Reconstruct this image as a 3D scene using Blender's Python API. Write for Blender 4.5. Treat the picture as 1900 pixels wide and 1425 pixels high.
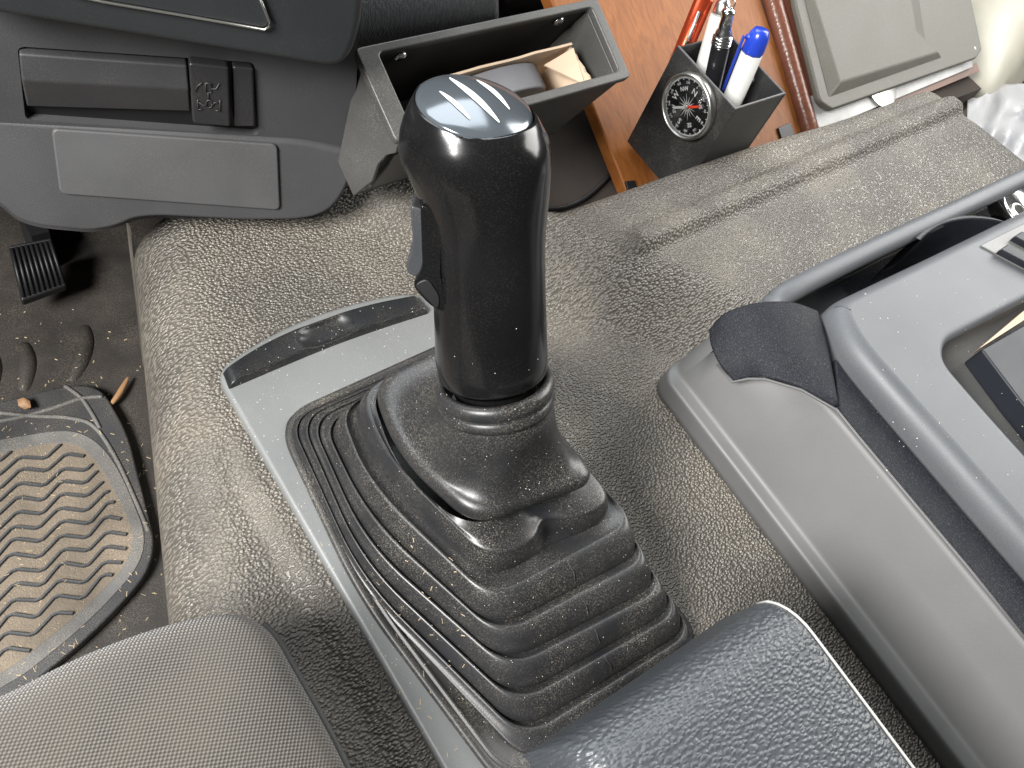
import bpy, bmesh, math, random
import numpy as np
from mathutils import Vector, Matrix
from mathutils.geometry import tessellate_polygon
from mathutils.bvhtree import BVHTree

for o in list(bpy.data.objects): bpy.data.objects.remove(o)
random.seed(7)
SC = bpy.context.scene
COL = SC.collection

# ------------------------------------------------------------------ camera
F = 1590.0; H = 0.46                      # focal length in photo pixels, lens height above the lever panel
_x = np.array([2550., -1180., 1590.]); _x /= np.linalg.norm(_x)
_y = np.array([-2920., -4170., 1590.]); _y -= _x * _x.dot(_y); _y /= np.linalg.norm(_y)
_z = np.cross(_x, _y)
RIGHT = Vector((_x[0], _y[0], _z[0])); DOWN = Vector((_x[1], _y[1], _z[1])); FWD = Vector((_x[2], _y[2], _z[2]))
EYE = Vector((0, 0, H))
cam = bpy.data.cameras.new('camera'); camo = bpy.data.objects.new('camera', cam); COL.objects.link(camo)
cam.sensor_width = 36; cam.lens = F / 1900 * 36; cam.clip_start = 0.01; cam.clip_end = 50
camo.matrix_world = Matrix(((RIGHT.x, -DOWN.x, -FWD.x, 0), (RIGHT.y, -DOWN.y, -FWD.y, 0), (RIGHT.z, -DOWN.z, -FWD.z, H), (0, 0, 0, 1)))
SC.camera = camo

# ------------------------------------------------------------------ light: daylight through the cab's windows
W = bpy.data.worlds.new('World'); SC.world = W; W.use_nodes = True
bg = W.node_tree.nodes['Background']; bg.inputs[0].default_value = (0.95, 0.98, 1.0, 1); bg.inputs[1].default_value = 0.08
def window_light(name, loc, target, sx, sy, power, color):
    l = bpy.data.lights.new(name, 'AREA'); l.shape = 'RECTANGLE'; l.size = sx; l.size_y = sy; l.energy = power; l.color = color
    o = bpy.data.objects.new(name, l); COL.objects.link(o); o.location = loc
    o.rotation_euler = (Vector(target) - Vector(loc)).to_track_quat('-Z', 'Y').to_euler()
    return o
window_light('windscreen_daylight', (0.35, 1.2, 1.2), (0.25, 0.1, 0.0), 1.7, 0.75, 32, (0.93, 0.97, 1.0))
window_light('passenger_window_daylight', (1.7, 0.15, 0.80), (0.3, 0.1, 0.0), 1.3, 0.75, 36, (1.0, 0.99, 0.96))
window_light('driver_window_daylight', (-0.85, 0.10, 0.95), (0.2, 0.15, 0.0), 0.50, 0.42, 66, (1.0, 0.985, 0.96))
SC.view_settings.view_transform = 'Standard'; SC.view_settings.look = 'None'; SC.view_settings.exposure = -0.12; SC.view_settings.gamma = 1.0

# ------------------------------------------------------------------ helpers
def ray(px, py): return RIGHT * ((px - 950) / F) + DOWN * ((py - 712.5) / F) + FWD
def at(px, py, z=0.0):
    r = ray(px, py); return EYE + r * ((z - H) / r.z)
def on_plane(px, py, p, n):
    r = ray(px, py); return EYE + r * ((p - EYE).dot(n) / r.dot(n))
def sm(a, b, x):
    t = min(1, max(0, (x - a) / (b - a))); return t * t * (3 - 2 * t)

def link(name, me, mat=None, parent=None, smooth=True):
    o = bpy.data.objects.new(name, me); COL.objects.link(o)
    if mat is not None:
        for m in (mat if isinstance(mat, (list, tuple)) else [mat]): me.materials.append(m)
    if smooth:
        me.polygons.foreach_set('use_smooth', [True] * len(me.polygons))
    if parent is not None: o.parent = parent
    return o
def mesh(name, V, Fc, mat=None, parent=None, smooth=True, recalc=False):
    me = bpy.data.meshes.new(name); me.from_pydata([tuple(v) for v in V], [], Fc); me.update()
    if recalc:
        b = bmesh.new(); b.from_mesh(me); bmesh.ops.recalc_face_normals(b, faces=b.faces); b.to_mesh(me); b.free()
    return link(name, me, mat, parent, smooth)
def bev(o, w, seg=3, ang=35):
    m = o.modifiers.new('bevel', 'BEVEL'); m.width = w; m.segments = seg; m.limit_method = 'ANGLE'; m.angle_limit = math.radians(ang)
    m.harden_normals = False
    n = o.modifiers.new('wn', 'WEIGHTED_NORMAL'); n.keep_sharp = True; n.weight = 80
    return o
def sub(o, lv=2):
    m = o.modifiers.new('sub', 'SUBSURF'); m.levels = lv; m.render_levels = lv; return o
def tag(o, label, cat, group=None):
    o['label'] = label; o['category'] = cat
    if group: o['group'] = group
    return o
def thing(name, label, cat, loc=(0, 0, 0), group=None):
    o = bpy.data.objects.new(name, None); COL.objects.link(o); o.location = loc; o.empty_display_size = 0.02
    return tag(o, label, cat, group)
def adopt(ch, root):
    ch.parent = root; ch.matrix_parent_inverse = Matrix.Translation(root.location).inverted(); return ch
def structure(o): o['kind'] = 'structure'; return o
def stuff(o): o['kind'] = 'stuff'; return o

def prism(name, pts, vec, mat, parent=None, holes=(), bevel=0.0, seg=3, smooth=True, wts=None):
    """closed slab: outline of 3D points (coplanar), extruded along vec; holes go right through"""
    loops = [list(pts)] + [list(h) for h in holes]
    tris = tessellate_polygon(loops)
    flat = [p for l in loops for p in l]; n = len(flat)
    vec = Vector(vec)
    b = bmesh.new()
    va = [b.verts.new(p) for p in flat]; vb = [b.verts.new(p + vec) for p in flat]
    for t in tris:
        try: b.faces.new([va[i] for i in t]); b.faces.new([vb[i] for i in reversed(t)])
        except ValueError: pass
    k = 0
    for l in loops:
        m = len(l)
        for i in range(m):
            a, c = k + i, k + (i + 1) % m
            try: b.faces.new((va[a], va[c], vb[c], vb[a]))
            except ValueError: pass
        k += m
    if wts:      # (outer, holes): bevel weights of the near rim
        lay = b.edges.layers.float.new('bevel_weight_edge'); k = 0
        for li, l in enumerate(loops):
            for i in range(len(l)):
                e = b.edges.get((va[k + i], va[k + (i + 1) % len(l)]))
                if e: e[lay] = wts[0] if li == 0 else wts[1]
            k += len(l)
    bmesh.ops.recalc_face_normals(b, faces=b.faces)
    if not wts: bmesh.ops.dissolve_limit(b, angle_limit=0.01, verts=b.verts, edges=b.edges)
    me = bpy.data.meshes.new(name); b.to_mesh(me); b.free()
    o = link(name, me, mat, parent, smooth)
    if wts:
        bev(o, bevel, seg); o.modifiers['bevel'].limit_method = 'WEIGHT'; o.modifiers['bevel'].use_clamp_overlap = False
    elif bevel: bev(o, bevel, seg)
    elif smooth: me.polygons.foreach_set('use_smooth', [False] * len(me.polygons))
    return o
def fillet(pts, r, k=6):
    """round the corners of a 3D polygon; r a number or one per corner"""
    out = []; n = len(pts); pts = [Vector(p) for p in pts]
    for i in range(n):
        rr = r[i] if isinstance(r, (list, tuple)) else r
        p = pts[i]; a = pts[i - 1] - p; c = pts[(i + 1) % n] - p
        la, lc = a.length, c.length
        if rr <= 0: out.append(p); continue
        da = min(rr, la * .49); dc = min(rr, lc * .49)
        A = p + a / la * da; C = p + c / lc * dc
        for j in range(k + 1):
            t = j / k; out.append(A * (1 - t) ** 2 + p * 2 * t * (1 - t) + C * t * t)
    return out
def box(name, lo, hi, mat, parent=None, bevel=0.0, seg=3):
    x0, y0, z0 = lo; x1, y1, z1 = hi
    return prism(name, [Vector(p) for p in ((x0, y0, z0), (x1, y0, z0), (x1, y1, z0), (x0, y1, z0))], (0, 0, z1 - z0), mat, parent, bevel=bevel, seg=seg)
def catmull(pts, k=8):
    pts = [Vector(p) for p in pts]; out = []
    for i in range(len(pts) - 1):
        p0 = pts[max(0, i - 1)]; p1 = pts[i]; p2 = pts[i + 1]; p3 = pts[min(len(pts) - 1, i + 2)]
        for j in range(k):
            t = j / k
            out.append(0.5 * ((2 * p1) + (p2 - p0) * t + (2 * p0 - 5 * p1 + 4 * p2 - p3) * t * t + (3 * p1 - p0 - 3 * p2 + p3) * t ** 3))
    out.append(pts[-1]); return out
def loft(name, rings, mat, parent=None, cap0=False, cap1=False, closed=True, smooth=True):
    n = len(rings[0]); V = [p for r in rings for p in r]; Fc = []
    for i in range(len(rings) - 1):
        for j in range(n if closed else n - 1):
            a = i * n + j; b_ = i * n + (j + 1) % n
            Fc.append((a, b_, b_ + n, a + n))
    if cap0: Fc.append(tuple(reversed(range(n))))
    if cap1: Fc.append(tuple(range((len(rings) - 1) * n, len(rings) * n)))
    return mesh(name, V, Fc, mat, parent, smooth, recalc=True)
def tube(name, path, r, mat, parent=None, seg=12, caps=True):
    path = [Vector(p) for p in path]; rings = []
    ref = Vector((0.3, 0.2, 1)).normalized()
    for i, p in enumerate(path):
        t = (path[min(i + 1, len(path) - 1)] - path[max(i - 1, 0)]).normalized()
        a = t.cross(ref)
        if a.length < .05: a = t.cross(Vector((1, 0, 0)))
        a.normalize(); b_ = t.cross(a)
        rr = r(i / (len(path) - 1)) if callable(r) else r
        rings.append([p + (a * math.cos(2 * math.pi * j / seg) + b_ * math.sin(2 * math.pi * j / seg)) * rr for j in range(seg)])
    return loft(name, rings, mat, parent, caps, caps)
def lathe(name, prof, p0, ax, mat, parent=None, seg=24):
    """prof: (distance along axis, radius) pairs"""
    ax = Vector(ax).normalized(); a = ax.orthogonal().normalized(); b_ = ax.cross(a); p0 = Vector(p0)
    rings = [[p0 + ax * h + (a * math.cos(2 * math.pi * j / seg) + b_ * math.sin(2 * math.pi * j / seg)) * max(r, 1e-5) for j in range(seg)] for h, r in prof]
    return loft(name, rings, mat, parent, True, True)
def patch(name, grid, mat, parent=None, k=4, thick=0.0, smooth=True, wrap=None):
    """smooth sheet through rows of 3D points, thickened downwards/backwards by a solidify"""
    rows = [catmull(r, k) for r in grid]
    cols = [catmull([rows[i][j] for i in range(len(rows))], k) for j in range(len(rows[0]))]
    nu, nv = len(cols), len(cols[0])
    V = [p for c in cols for p in c]; Fc = [(i * nv + j, i * nv + j + 1, (i + 1) * nv + j + 1, (i + 1) * nv + j) for i in range(nu - 1) for j in range(nv - 1)]
    o = mesh(name, V, Fc, mat, parent, smooth)
    # make the sheet's normals look at the eye so that the thickness goes behind it
    me = o.data; c = me.polygons[len(me.polygons) // 2]
    if c.normal.dot(EYE - c.center) < 0: me.flip_normals()
    if thick:
        m = o.modifiers.new('thick', 'SOLIDIFY'); m.thickness = thick; m.offset = -1
    return o

# ------------------------------------------------------------------ materials (procedural)
def N(nt, t, **kw):
    n = nt.nodes.new(t)
    for k, v in kw.items():
        if k.startswith('i_'): n.inputs[int(k[2:]) if k[2:].isdigit() else k[2:].replace('_', ' ')].default_value = v
        else: setattr(n, k, v)
    return n
def base_mat(name, col, rough=0.5, metal=0.0, spec=0.5, coat=0.0):
    m = bpy.data.materials.new(name); m.use_nodes = True; nt = m.node_tree; p = nt.nodes['Principled BSDF']
    p.inputs['Base Color'].default_value = (*col, 1); p.inputs['Roughness'].default_value = rough; p.inputs['Metallic'].default_value = metal
    p.inputs['Specular IOR Level'].default_value = spec
    if coat: p.inputs['Coat Weight'].default_value = coat; p.inputs['Coat Roughness'].default_value = 0.08
    return m, nt, p
def coords(nt, scale=(1, 1, 1), rot=(0, 0, 0)):
    g = N(nt, 'ShaderNodeNewGeometry'); mp = N(nt, 'ShaderNodeMapping'); nt.links.new(g.outputs['Position'], mp.inputs[0])
    mp.inputs['Scale'].default_value = scale; mp.inputs['Rotation'].default_value = rot; return mp.outputs[0]
def ramp(nt, fac, a, b, c0=(0, 0, 0, 1), c1=(1, 1, 1, 1)):
    r = N(nt, 'ShaderNodeValToRGB'); nt.links.new(fac, r.inputs[0]); e = r.color_ramp.elements
    e[0].position = a; e[0].color = c0; e[1].position = b; e[1].color = c1; return r.outputs[0]
def mixc(nt, fac, a, b, mode='MIX'):
    m = N(nt, 'ShaderNodeMix', data_type='RGBA', blend_type=mode)
    if isinstance(fac, float): m.inputs[0].default_value = fac
    else: nt.links.new(fac, m.inputs[0])
    for i, s in ((6, a), (7, b)):
        if isinstance(s, tuple): m.inputs[i].default_value = (*s[:3], 1)
        else: nt.links.new(s, m.inputs[i])
    return m.outputs[2]
def bump(nt, p, h, dist, strength=1.0, prev=None):
    b = N(nt, 'ShaderNodeBump'); b.inputs['Strength'].default_value = strength; b.inputs['Distance'].default_value = dist
    nt.links.new(h, b.inputs['Height'])
    if prev is not None: nt.links.new(prev, b.inputs['Normal'])
    nt.links.new(b.outputs[0], p.inputs['Normal']); return b.outputs[0]

def plastic(name, col, rough=0.5, grain=900, gd=0.00008, var=0.12, dust=0.0, dust_col=(0.42, 0.37, 0.29), spec=0.5, coat=0.0, metal=0.0, fleck=0.0, fleck_scale=1500):
    m, nt, p = base_mat(name, col, rough, metal, spec, coat)
    c = coords(nt)
    n1 = N(nt, 'ShaderNodeTexNoise', i_Scale=22.0, i_Detail=5.0); nt.links.new(c, n1.inputs['Vector'])
    f = ramp(nt, n1.outputs[0], .3, .7)
    cc = mixc(nt, f, tuple(x * (1 - var) for x in col), tuple(min(1, x * (1 + var)) for x in col))
    if fleck:
        v = N(nt, 'ShaderNodeTexNoise', i_Scale=float(fleck_scale), i_Detail=2.0); nt.links.new(c, v.inputs['Vector'])
        cc = mixc(nt, ramp(nt, v.outputs[0], .56, .74), cc, tuple(min(1, x * (1 + fleck) + .02 * fleck) for x in col))
    if dust:
        d1 = N(nt, 'ShaderNodeTexNoise', i_Scale=1400.0, i_Detail=3.0); nt.links.new(c, d1.inputs['Vector'])
        d2 = N(nt, 'ShaderNodeTexNoise', i_Scale=35.0, i_Detail=4.0); nt.links.new(c, d2.inputs['Vector'])
        mm = N(nt, 'ShaderNodeMath', operation='MULTIPLY'); nt.links.new(ramp(nt, d1.outputs[0], .5, .72), mm.inputs[0]); nt.links.new(ramp(nt, d2.outputs[0], .32, .7), mm.inputs[1])
        m2 = N(nt, 'ShaderNodeMath', operation='MULTIPLY'); nt.links.new(mm.outputs[0], m2.inputs[0]); m2.inputs[1].default_value = dust
        cc = mixc(nt, m2.outputs[0], cc, dust_col)
    nt.links.new(cc, p.inputs['Base Color'])
    rr = N(nt, 'ShaderNodeMapRange'); nt.links.new(n1.outputs[0], rr.inputs[0]); rr.inputs[3].default_value = max(.02, rough - .08); rr.inputs[4].default_value = min(1, rough + .1)
    nt.links.new(rr.outputs[0], p.inputs['Roughness'])
    if gd:
        g = N(nt, 'ShaderNodeTexNoise', i_Scale=float(grain), i_Detail=2.0); nt.links.new(c, g.inputs['Vector'])
        bump(nt, p, g.outputs[0], gd)
    return m
def leather(name, col, scale, dist, rough=0.42, var=0.2, tint=None, stretch=(1, 1, 1), spec=0.5, worm=0.6, dust=None, rnd=1.0, crease=.7):
    """pebbled grain: rounded cells with creases between them"""
    m, nt, p = base_mat(name, col, rough, 0, spec)
    c = coords(nt, stretch)
    nz = N(nt, 'ShaderNodeTexNoise', i_Scale=scale * .55, i_Detail=2.0); nt.links.new(c, nz.inputs['Vector'])
    mv = N(nt, 'ShaderNodeVectorMath', operation='SCALE'); nt.links.new(nz.outputs['Color'], mv.inputs[0]); mv.inputs['Scale'].default_value = worm / scale * 1.6
    av = N(nt, 'ShaderNodeVectorMath', operation='ADD'); nt.links.new(c, av.inputs[0]); nt.links.new(mv.outputs[0], av.inputs[1])
    v = N(nt, 'ShaderNodeTexVoronoi', voronoi_dimensions='2D', feature='SMOOTH_F1', i_Scale=float(scale), i_Randomness=rnd); v.inputs['Smoothness'].default_value = .35; nt.links.new(av.outputs[0], v.inputs['Vector'])
    h = ramp(nt, v.outputs['Distance'], 0.08, 0.62, (1, 1, 1, 1), (0, 0, 0, 1))
    big = N(nt, 'ShaderNodeTexNoise', i_Scale=14.0, i_Detail=5.0); nt.links.new(coords(nt), big.inputs['Vector'])
    cc = mixc(nt, ramp(nt, big.outputs[0], .3, .7), tuple(x * (1 - var) for x in col), tuple(x * (1 + var) for x in (tint or col)))
    cc = mixc(nt, h, tuple(x * crease for x in col), cc)
    if dust: cc = mixc(nt, ramp(nt, big.outputs[0], .45, .8, (0, 0, 0, 1), (dust[3],) * 3 + (1,)), cc, dust[:3])
    nt.links.new(cc, p.inputs['Base Color'])
    b1 = bump(nt, p, h, dist)
    fine = N(nt, 'ShaderNodeTexNoise', i_Scale=scale * 4.0, i_Detail=2.0); nt.links.new(c, fine.inputs['Vector'])
    bump(nt, p, fine.outputs[0], dist * .18, prev=b1)
    return m
def wood_mat():
    m, nt, p = base_mat('varnished_wood', (.3, .1, .03), .5, 0, .22, 0)
    c = coords(nt, (6, 1.2, 1.2), (0.0, 0.0, 0.18))
    w = N(nt, 'ShaderNodeTexNoise', i_Scale=26.0, i_Detail=7.0, i_Distortion=1.6); nt.links.new(c, w.inputs['Vector'])
    g = N(nt, 'ShaderNodeTexNoise', i_Scale=190.0, i_Detail=3.0); nt.links.new(coords(nt, (5, .5, .5)), g.inputs['Vector'])
    cc = mixc(nt, ramp(nt, w.outputs[0], .3, .72), (.17, .056, .013), (.26, .092, .022))
    cc = mixc(nt, ramp(nt, g.outputs[0], .62, 1.5), cc, (.09, .025, .008))
    nt.links.new(cc, p.inputs['Base Color']); bump(nt, p, g.outputs[0], .00008)
    return m
def weave_mat():
    m, nt, p = base_mat('seat_weave', (.06, .055, .05), .85, 0, .3)
    p.inputs['Sheen Weight'].default_value = .25
    c = coords(nt); s = N(nt, 'ShaderNodeSeparateXYZ'); nt.links.new(c, s.inputs[0])
    def wave(o1, o2, kx, ky):
        a = N(nt, 'ShaderNodeMath', operation='MULTIPLY'); nt.links.new(o1, a.inputs[0]); a.inputs[1].default_value = kx
        b = N(nt, 'ShaderNodeMath', operation='MULTIPLY_ADD'); nt.links.new(o2, b.inputs[0]); b.inputs[1].default_value = ky; nt.links.new(a.outputs[0], b.inputs[2])
        q = N(nt, 'ShaderNodeMath', operation='SINE'); nt.links.new(b.outputs[0], q.inputs[0]); return q.outputs[0]
    k = 2 * math.pi / .0018
    mm = N(nt, 'ShaderNodeMath', operation='MULTIPLY'); nt.links.new(wave(s.outputs[0], s.outputs[1], k * .72, k * .2), mm.inputs[0]); nt.links.new(wave(s.outputs[0], s.outputs[1], -k * .22, k * .95), mm.inputs[1])
    h = N(nt, 'ShaderNodeMapRange'); nt.links.new(mm.outputs[0], h.inputs[0]); h.inputs[1].default_value = -1; h.inputs[2].default_value = 1
    big = N(nt, 'ShaderNodeTexNoise', i_Scale=30.0, i_Detail=5.0); nt.links.new(c, big.inputs['Vector'])
    cc = mixc(nt, ramp(nt, h.outputs[0], .25, .85), (.016, .0145, .013), (.125, .113, .098))
    cc = mixc(nt, ramp(nt, big.outputs[0], .3, .75), cc, mixc(nt, .35, cc, (.12, .10, .08)))
    nt.links.new(cc, p.inputs['Base Color']); bump(nt, p, h.outputs[0], .0005)
    return m

M = {}
M['tunnel'] = leather('tunnel_vinyl', (.185, .168, .146), 620, .0010, .30, .2, (.22, .199, .172), worm=.5, dust=(.34, .29, .21, .25), spec=.6, stretch=(.72, 1, 1), crease=.4)
M['floor'] = plastic('floor_rubber', (.02, .0165, .014), .65, 500, .0002, .3, .35)
M['firewall'] = plastic('firewall_felt', (.012, .011, .011), .9, 300, .0003)
M['carpet'] = plastic('brown_carpet', (.028, .02, .015), .95, 1600, .0006, .3)
M['panel'] = plastic('lever_panel_grey', (.15, .156, .156), .42, 1300, .00006, .06, .25)
M['insert'] = plastic('insert_dark', (.010, .011, .013), .34, 1000, .00005, .1, .35)
M['boot'] = plastic('boot_rubber', (.015, .0155, .017), .36, 900, .00004, .2, .4)
M['boot_dirty'] = plastic('boot_rubber_dusty', (.024, .0235, .023), .45, 900, .00006, .3, .7)
M['knob'] = plastic('knob_black', (.0055, .0055, .006), .17, 500, .000012, .25, .03, spec=.42)
M['cap'] = plastic('cap_gloss', (.10, .115, .13), .13, 900, 0, .1, 0, coat=.15, metal=.5)
M['white'] = plastic('white_print', (.8, .8, .78), .35, 900, 0, .03)
M['switch'] = plastic('switch_grey', (.03, .032, .036), .4, 900, .00004, .1, .1)
M['black'] = plastic('deep_black', (.006, .006, .007), .5, 900, .00005)
M['dash'] = plastic('dash_grey', (.046, .046, .049), .5, 1500, .00012, .08, .06)
M['dash_top'] = plastic('dash_dark', (.020, .022, .024), .42, 1500, .0001, .08, .04)
M['dash_pad'] = leather('dash_pad', (.055, .06, .065), 700, .0003, .5, .08)
M['plate'] = plastic('plate_grey', (.066, .066, .068), .55, 1500, .00008, .1, .08)
M['handle'] = plastic('handle_plastic', (.032, .032, .034), .45, 1500, .00006, .08, .1)
M['button'] = plastic('button_plastic', (.02, .02, .022), .38, 1500, .00006, .08, .1)
M['bin'] = plastic('bin_plastic', (.048, .048, .046), .42, 1200, .0001, .2, .2)
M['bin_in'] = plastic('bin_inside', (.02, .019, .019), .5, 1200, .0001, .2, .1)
M['chrome'] = plastic('chrome', (.75, .75, .74), .15, 900, 0, .05, metal=1.0)
M['steel'] = plastic('brushed_steel', (.58, .58, .55), .32, 900, .00003, .1, metal=1.0)
M['card'] = plastic('cardboard', (.52, .40, .29), .8, 500, .0002, .12)
M['book'] = plastic('book_pages', (.13, .13, .14), .75, 600, .0002, .2)
M['wood'] = wood_mat()
M['leather_brown'] = leather('brown_leather', (.16, .058, .034), 300, .00012, .3, .3, crease=.8)
M['brown_edge'] = plastic('brown_edge', (.13, .065, .045), .5, 600, .0002, .3, .2)
M['lid'] = plastic('lid_grey', (.085, .080, .066), .55, 1600, .00018, .08, 0, fleck=.8, fleck_scale=1500)
M['marble'] = plastic('tarnished_plate', (.38, .38, .37), .45, 300, .0002, .45)
M['holder'] = plastic('holder_black', (.014, .015, .016), .4, 900, .00005, .2, .3)
M['red'] = plastic('red_metallic', (.42, .055, .02), .22, 900, 0, .1, metal=.75)
M['penwhite'] = plastic('pen_white', (.55, .55, .53), .35, 900, 0, .05, .05)
M['penblue'] = plastic('pen_blue', (.015, .045, .40), .25, 900, 0, .05)
M['penblack'] = plastic('pen_black', (.01, .01, .012), .2, 900, 0, .05)
M['needle_red'] = plastic('needle_red', (.75, .06, .02), .35, 900, 0, .02)
M['dial'] = plastic('dial_black', (.008, .009, .01), .4, 900, 0, .1)
M['cream'] = plastic('cream_plastic', (.33, .315, .26), .5, 300, .0001, .06)
M['bag'] = plastic('white_bag', (.30, .30, .305), .4, 200, .0003, .03)
M['navy'] = plastic('navy_cloth', (.012, .014, .022), .8, 500, .0002)
M['con_side'] = plastic('console_side', (.102, .102, .102), .5, 1500, .00006, .05, .05)
M['con_top'] = plastic('console_top', (.094, .099, .107), .5, 1800, .00005, .05, .12, metal=.1, spec=.35, fleck=.35, fleck_scale=2600)
M['con_dark'] = plastic('console_dark', (.011, .012, .016), .62, 1800, .0001, .08, .1, fleck=1.6, fleck_scale=1500, spec=.18)
M['con_navy'] = plastic('console_navy', (.014, .016, .022), .5, 1500, .00008, .08, .1, spec=.3)
M['con_pocket'] = plastic('console_pocket', (.12, .12, .118), .45, 1500, .00006, .08, .35)
M['screen'] = plastic('screen_black', (.006, .008, .013), .55, 900, 0, .05)
M['armrest'] = leather('armrest_leather', (.048, .054, .061), 500, .00042, .42, .08, stretch=(.7, 1.1, 1), worm=.7, spec=.7, crease=.8)
M['piping'] = plastic('pale_piping', (.4, .4, .38), .3, 900, 0, .05)
M['weave'] = weave_mat()
M['seat_piping'] = plastic('seat_piping', (.035, .034, .032), .7, 1200, .0002)
M['mat'] = plastic('mat_rubber', (.03, .03, .032), .55, 700, .0002, .25, .5)
M['mat_dust'] = plastic('mat_dusty', (.145, .118, .09), .9, 700, .0007, .4, .8, (.45, .37, .27))
M['mat_grey'] = plastic('mat_border_grey', (.10, .098, .095), .75, 500, .0003, .4, .9)
M['rib'] = plastic('mat_rib', (.045, .048, .052), .55, 700, .0002, .2, .25)
M['straw'] = plastic('straw', (.42, .33, .21), .7, 600, .0002, .3)
M['leaf'] = plastic('dry_leaf', (.26, .145, .07), .6, 400, .0004, .35)
M['speck'] = plastic('dust_speck', (.75, .72, .66), .8, 600, 0, .1)
M['cable'] = plastic('cable_black', (.012, .012, .012), .4, 600, 0, .05)

# ================================================================== setting
# ---- floor of the footwell and the firewall beyond
structure(prism('floor', [Vector(p) for p in ((-1.2, -0.9, -.262), (1.6, -0.9, -.262), (1.6, .9, -.262), (-1.2, .9, -.262))], (0, 0, -.02), M['floor']))
structure(prism('firewall', [Vector(p) for p in ((-1.2, .80, -.26), (1.6, .80, -.26), (1.6, .80, .35), (-1.2, .80, .35))], (0, .03, 0), M['firewall']))

# ---- engine tunnel: left wall, shoulder, step by the panel, plateau with a ridge
def xw(Y): return min(.128, max(.018, .035 + .333 * (Y - .142)))
def yf(X):
    return .385 + (.266 - .385) * sm(.27, .385, X) - .006 * sm(.55, .75, X)
def tun(X, Y):
    z = -.007 * (1 - sm(.090, .106, X)) * sm(.40, .30, Y)
    q = X - (.335 + (.24 - Y) * .85)
    z += .030 * sm(-.03, .06, q)
    # ridge on the plateau
    e = sm(.405, .418, X) * (1 - sm(.862, .875, X))
    r = abs(Y - (.2165 + .012 * max(0, X - .42) / .44))
    z += .0075 * e * (1 - sm(.004, .0135, r))
    z -= .0016 * e * sm(.03, .017, r) * sm(.008, .0135, r)
    # the valley on the console side
    z -= .004 * sm(.27, .31, X) * (1 - sm(.34, .39, X)) * sm(.24, .18, Y)
    d = Y - yf(X); R = .016
    if d > -R:
        t = min(1, (d + R) / R); z -= R * (1 - math.sqrt(max(0, 1 - t * t)))
        if d > 0: z -= min(.22, d * 9)
    d = X - (.885 - (Y - .2) * .2); R = .03
    if d > -R:
        t = min(1, (d + R) / R); z -= R * (1 - math.sqrt(max(0, 1 - t * t)))
        if d > 0: z -= min(.2, d * 9)
    return z
ys = [-.42 + (.42 + .43) * i / 330 for i in range(331)]
V = []; Fc = []; ncol = 0
for Y in ys:
    w = xw(Y); row = []
    for k in range(10): row.append((w - .003 + .003 * k / 10, Y, -.27 + .215 * k / 10))
    zt = tun(w + .045, Y)
    for k in range(14):
        a = math.pi / 2 * k / 13; row.append((w + .045 * (1 - math.cos(a)), Y, -.055 + (zt + .055) * math.sin(a)))
    n = 300
    for k in range(1, n + 1):
        X = w + .045 + (.95 - w - .045) * (k / n) ** 1.15; row.append((X, Y, tun(X, Y)))
    ncol = len(row); V += row
for i in range(len(ys) - 1):
    for j in range(ncol - 1):
        a = i * ncol + j; Fc.append((a, a + 1, a + ncol + 1, a + ncol))
structure(mesh('engine_tunnel', V, Fc, M['tunnel']))

# ---- carpeted step beyond the tunnel, where the wooden board rests
structure(mesh('carpet_step', [(.27, .28, -.055), (1.1, .28, -.055), (1.1, .8, -.055), (.27, .8, -.055), (.27, .28, -.25), (1.1, .28, -.25), (1.1, .8, -.25), (.27, .8, -.25)],
     [(0, 1, 2, 3), (0, 4, 5, 1), (1, 5, 6, 2), (2, 6, 7, 3), (3, 7, 4, 0)], M['carpet'], smooth=False))

# ================================================================== dashboard
DP = Vector((.115, .378, 0)); DU = Vector((.938, -.347, 0)).normalized(); DN = Vector((-.347, -.938, 0)).normalized(); ZU = Vector((0, 0, 1))
def dsh(px, py, off=0.0): return on_plane(px, py, DP + DN * off, DN)
dash = thing('dashboard', 'dark grey plastic dashboard with a flush handle and pale cover plate', 'dashboard', (.15, .42, 0))
def dpoly(l, off=0.0): return [dsh(x, y, off) for x, y in l]
out = fillet(dpoly([(-160, -120), (668, -40), (662, 150), (655, 330), (600, 412), (450, 412), (262, 402), (215, 424), (165, 431), (40, 420), (-8, 370), (-160, 330)]),
             [0, 0, .01, .02, .035, .01, .02, .012, .004, .03, .03, 0])
recess = fillet(dpoly([(32, 86), (472, 116), (480, 252), (47, 222)]), .004)
adopt(prism('fascia', out, DN * -.06, M['dash'], None, [recess], bevel=.004, seg=4), dash)
o = prism('recess_shade_back', dpoly([(10, 60), (500, 90), (505, 275), (20, 250)], -.005), DN * -.004, M['black']); adopt(o, dash)  # shallow black plate: the recess's deep shade is put into its colour
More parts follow.
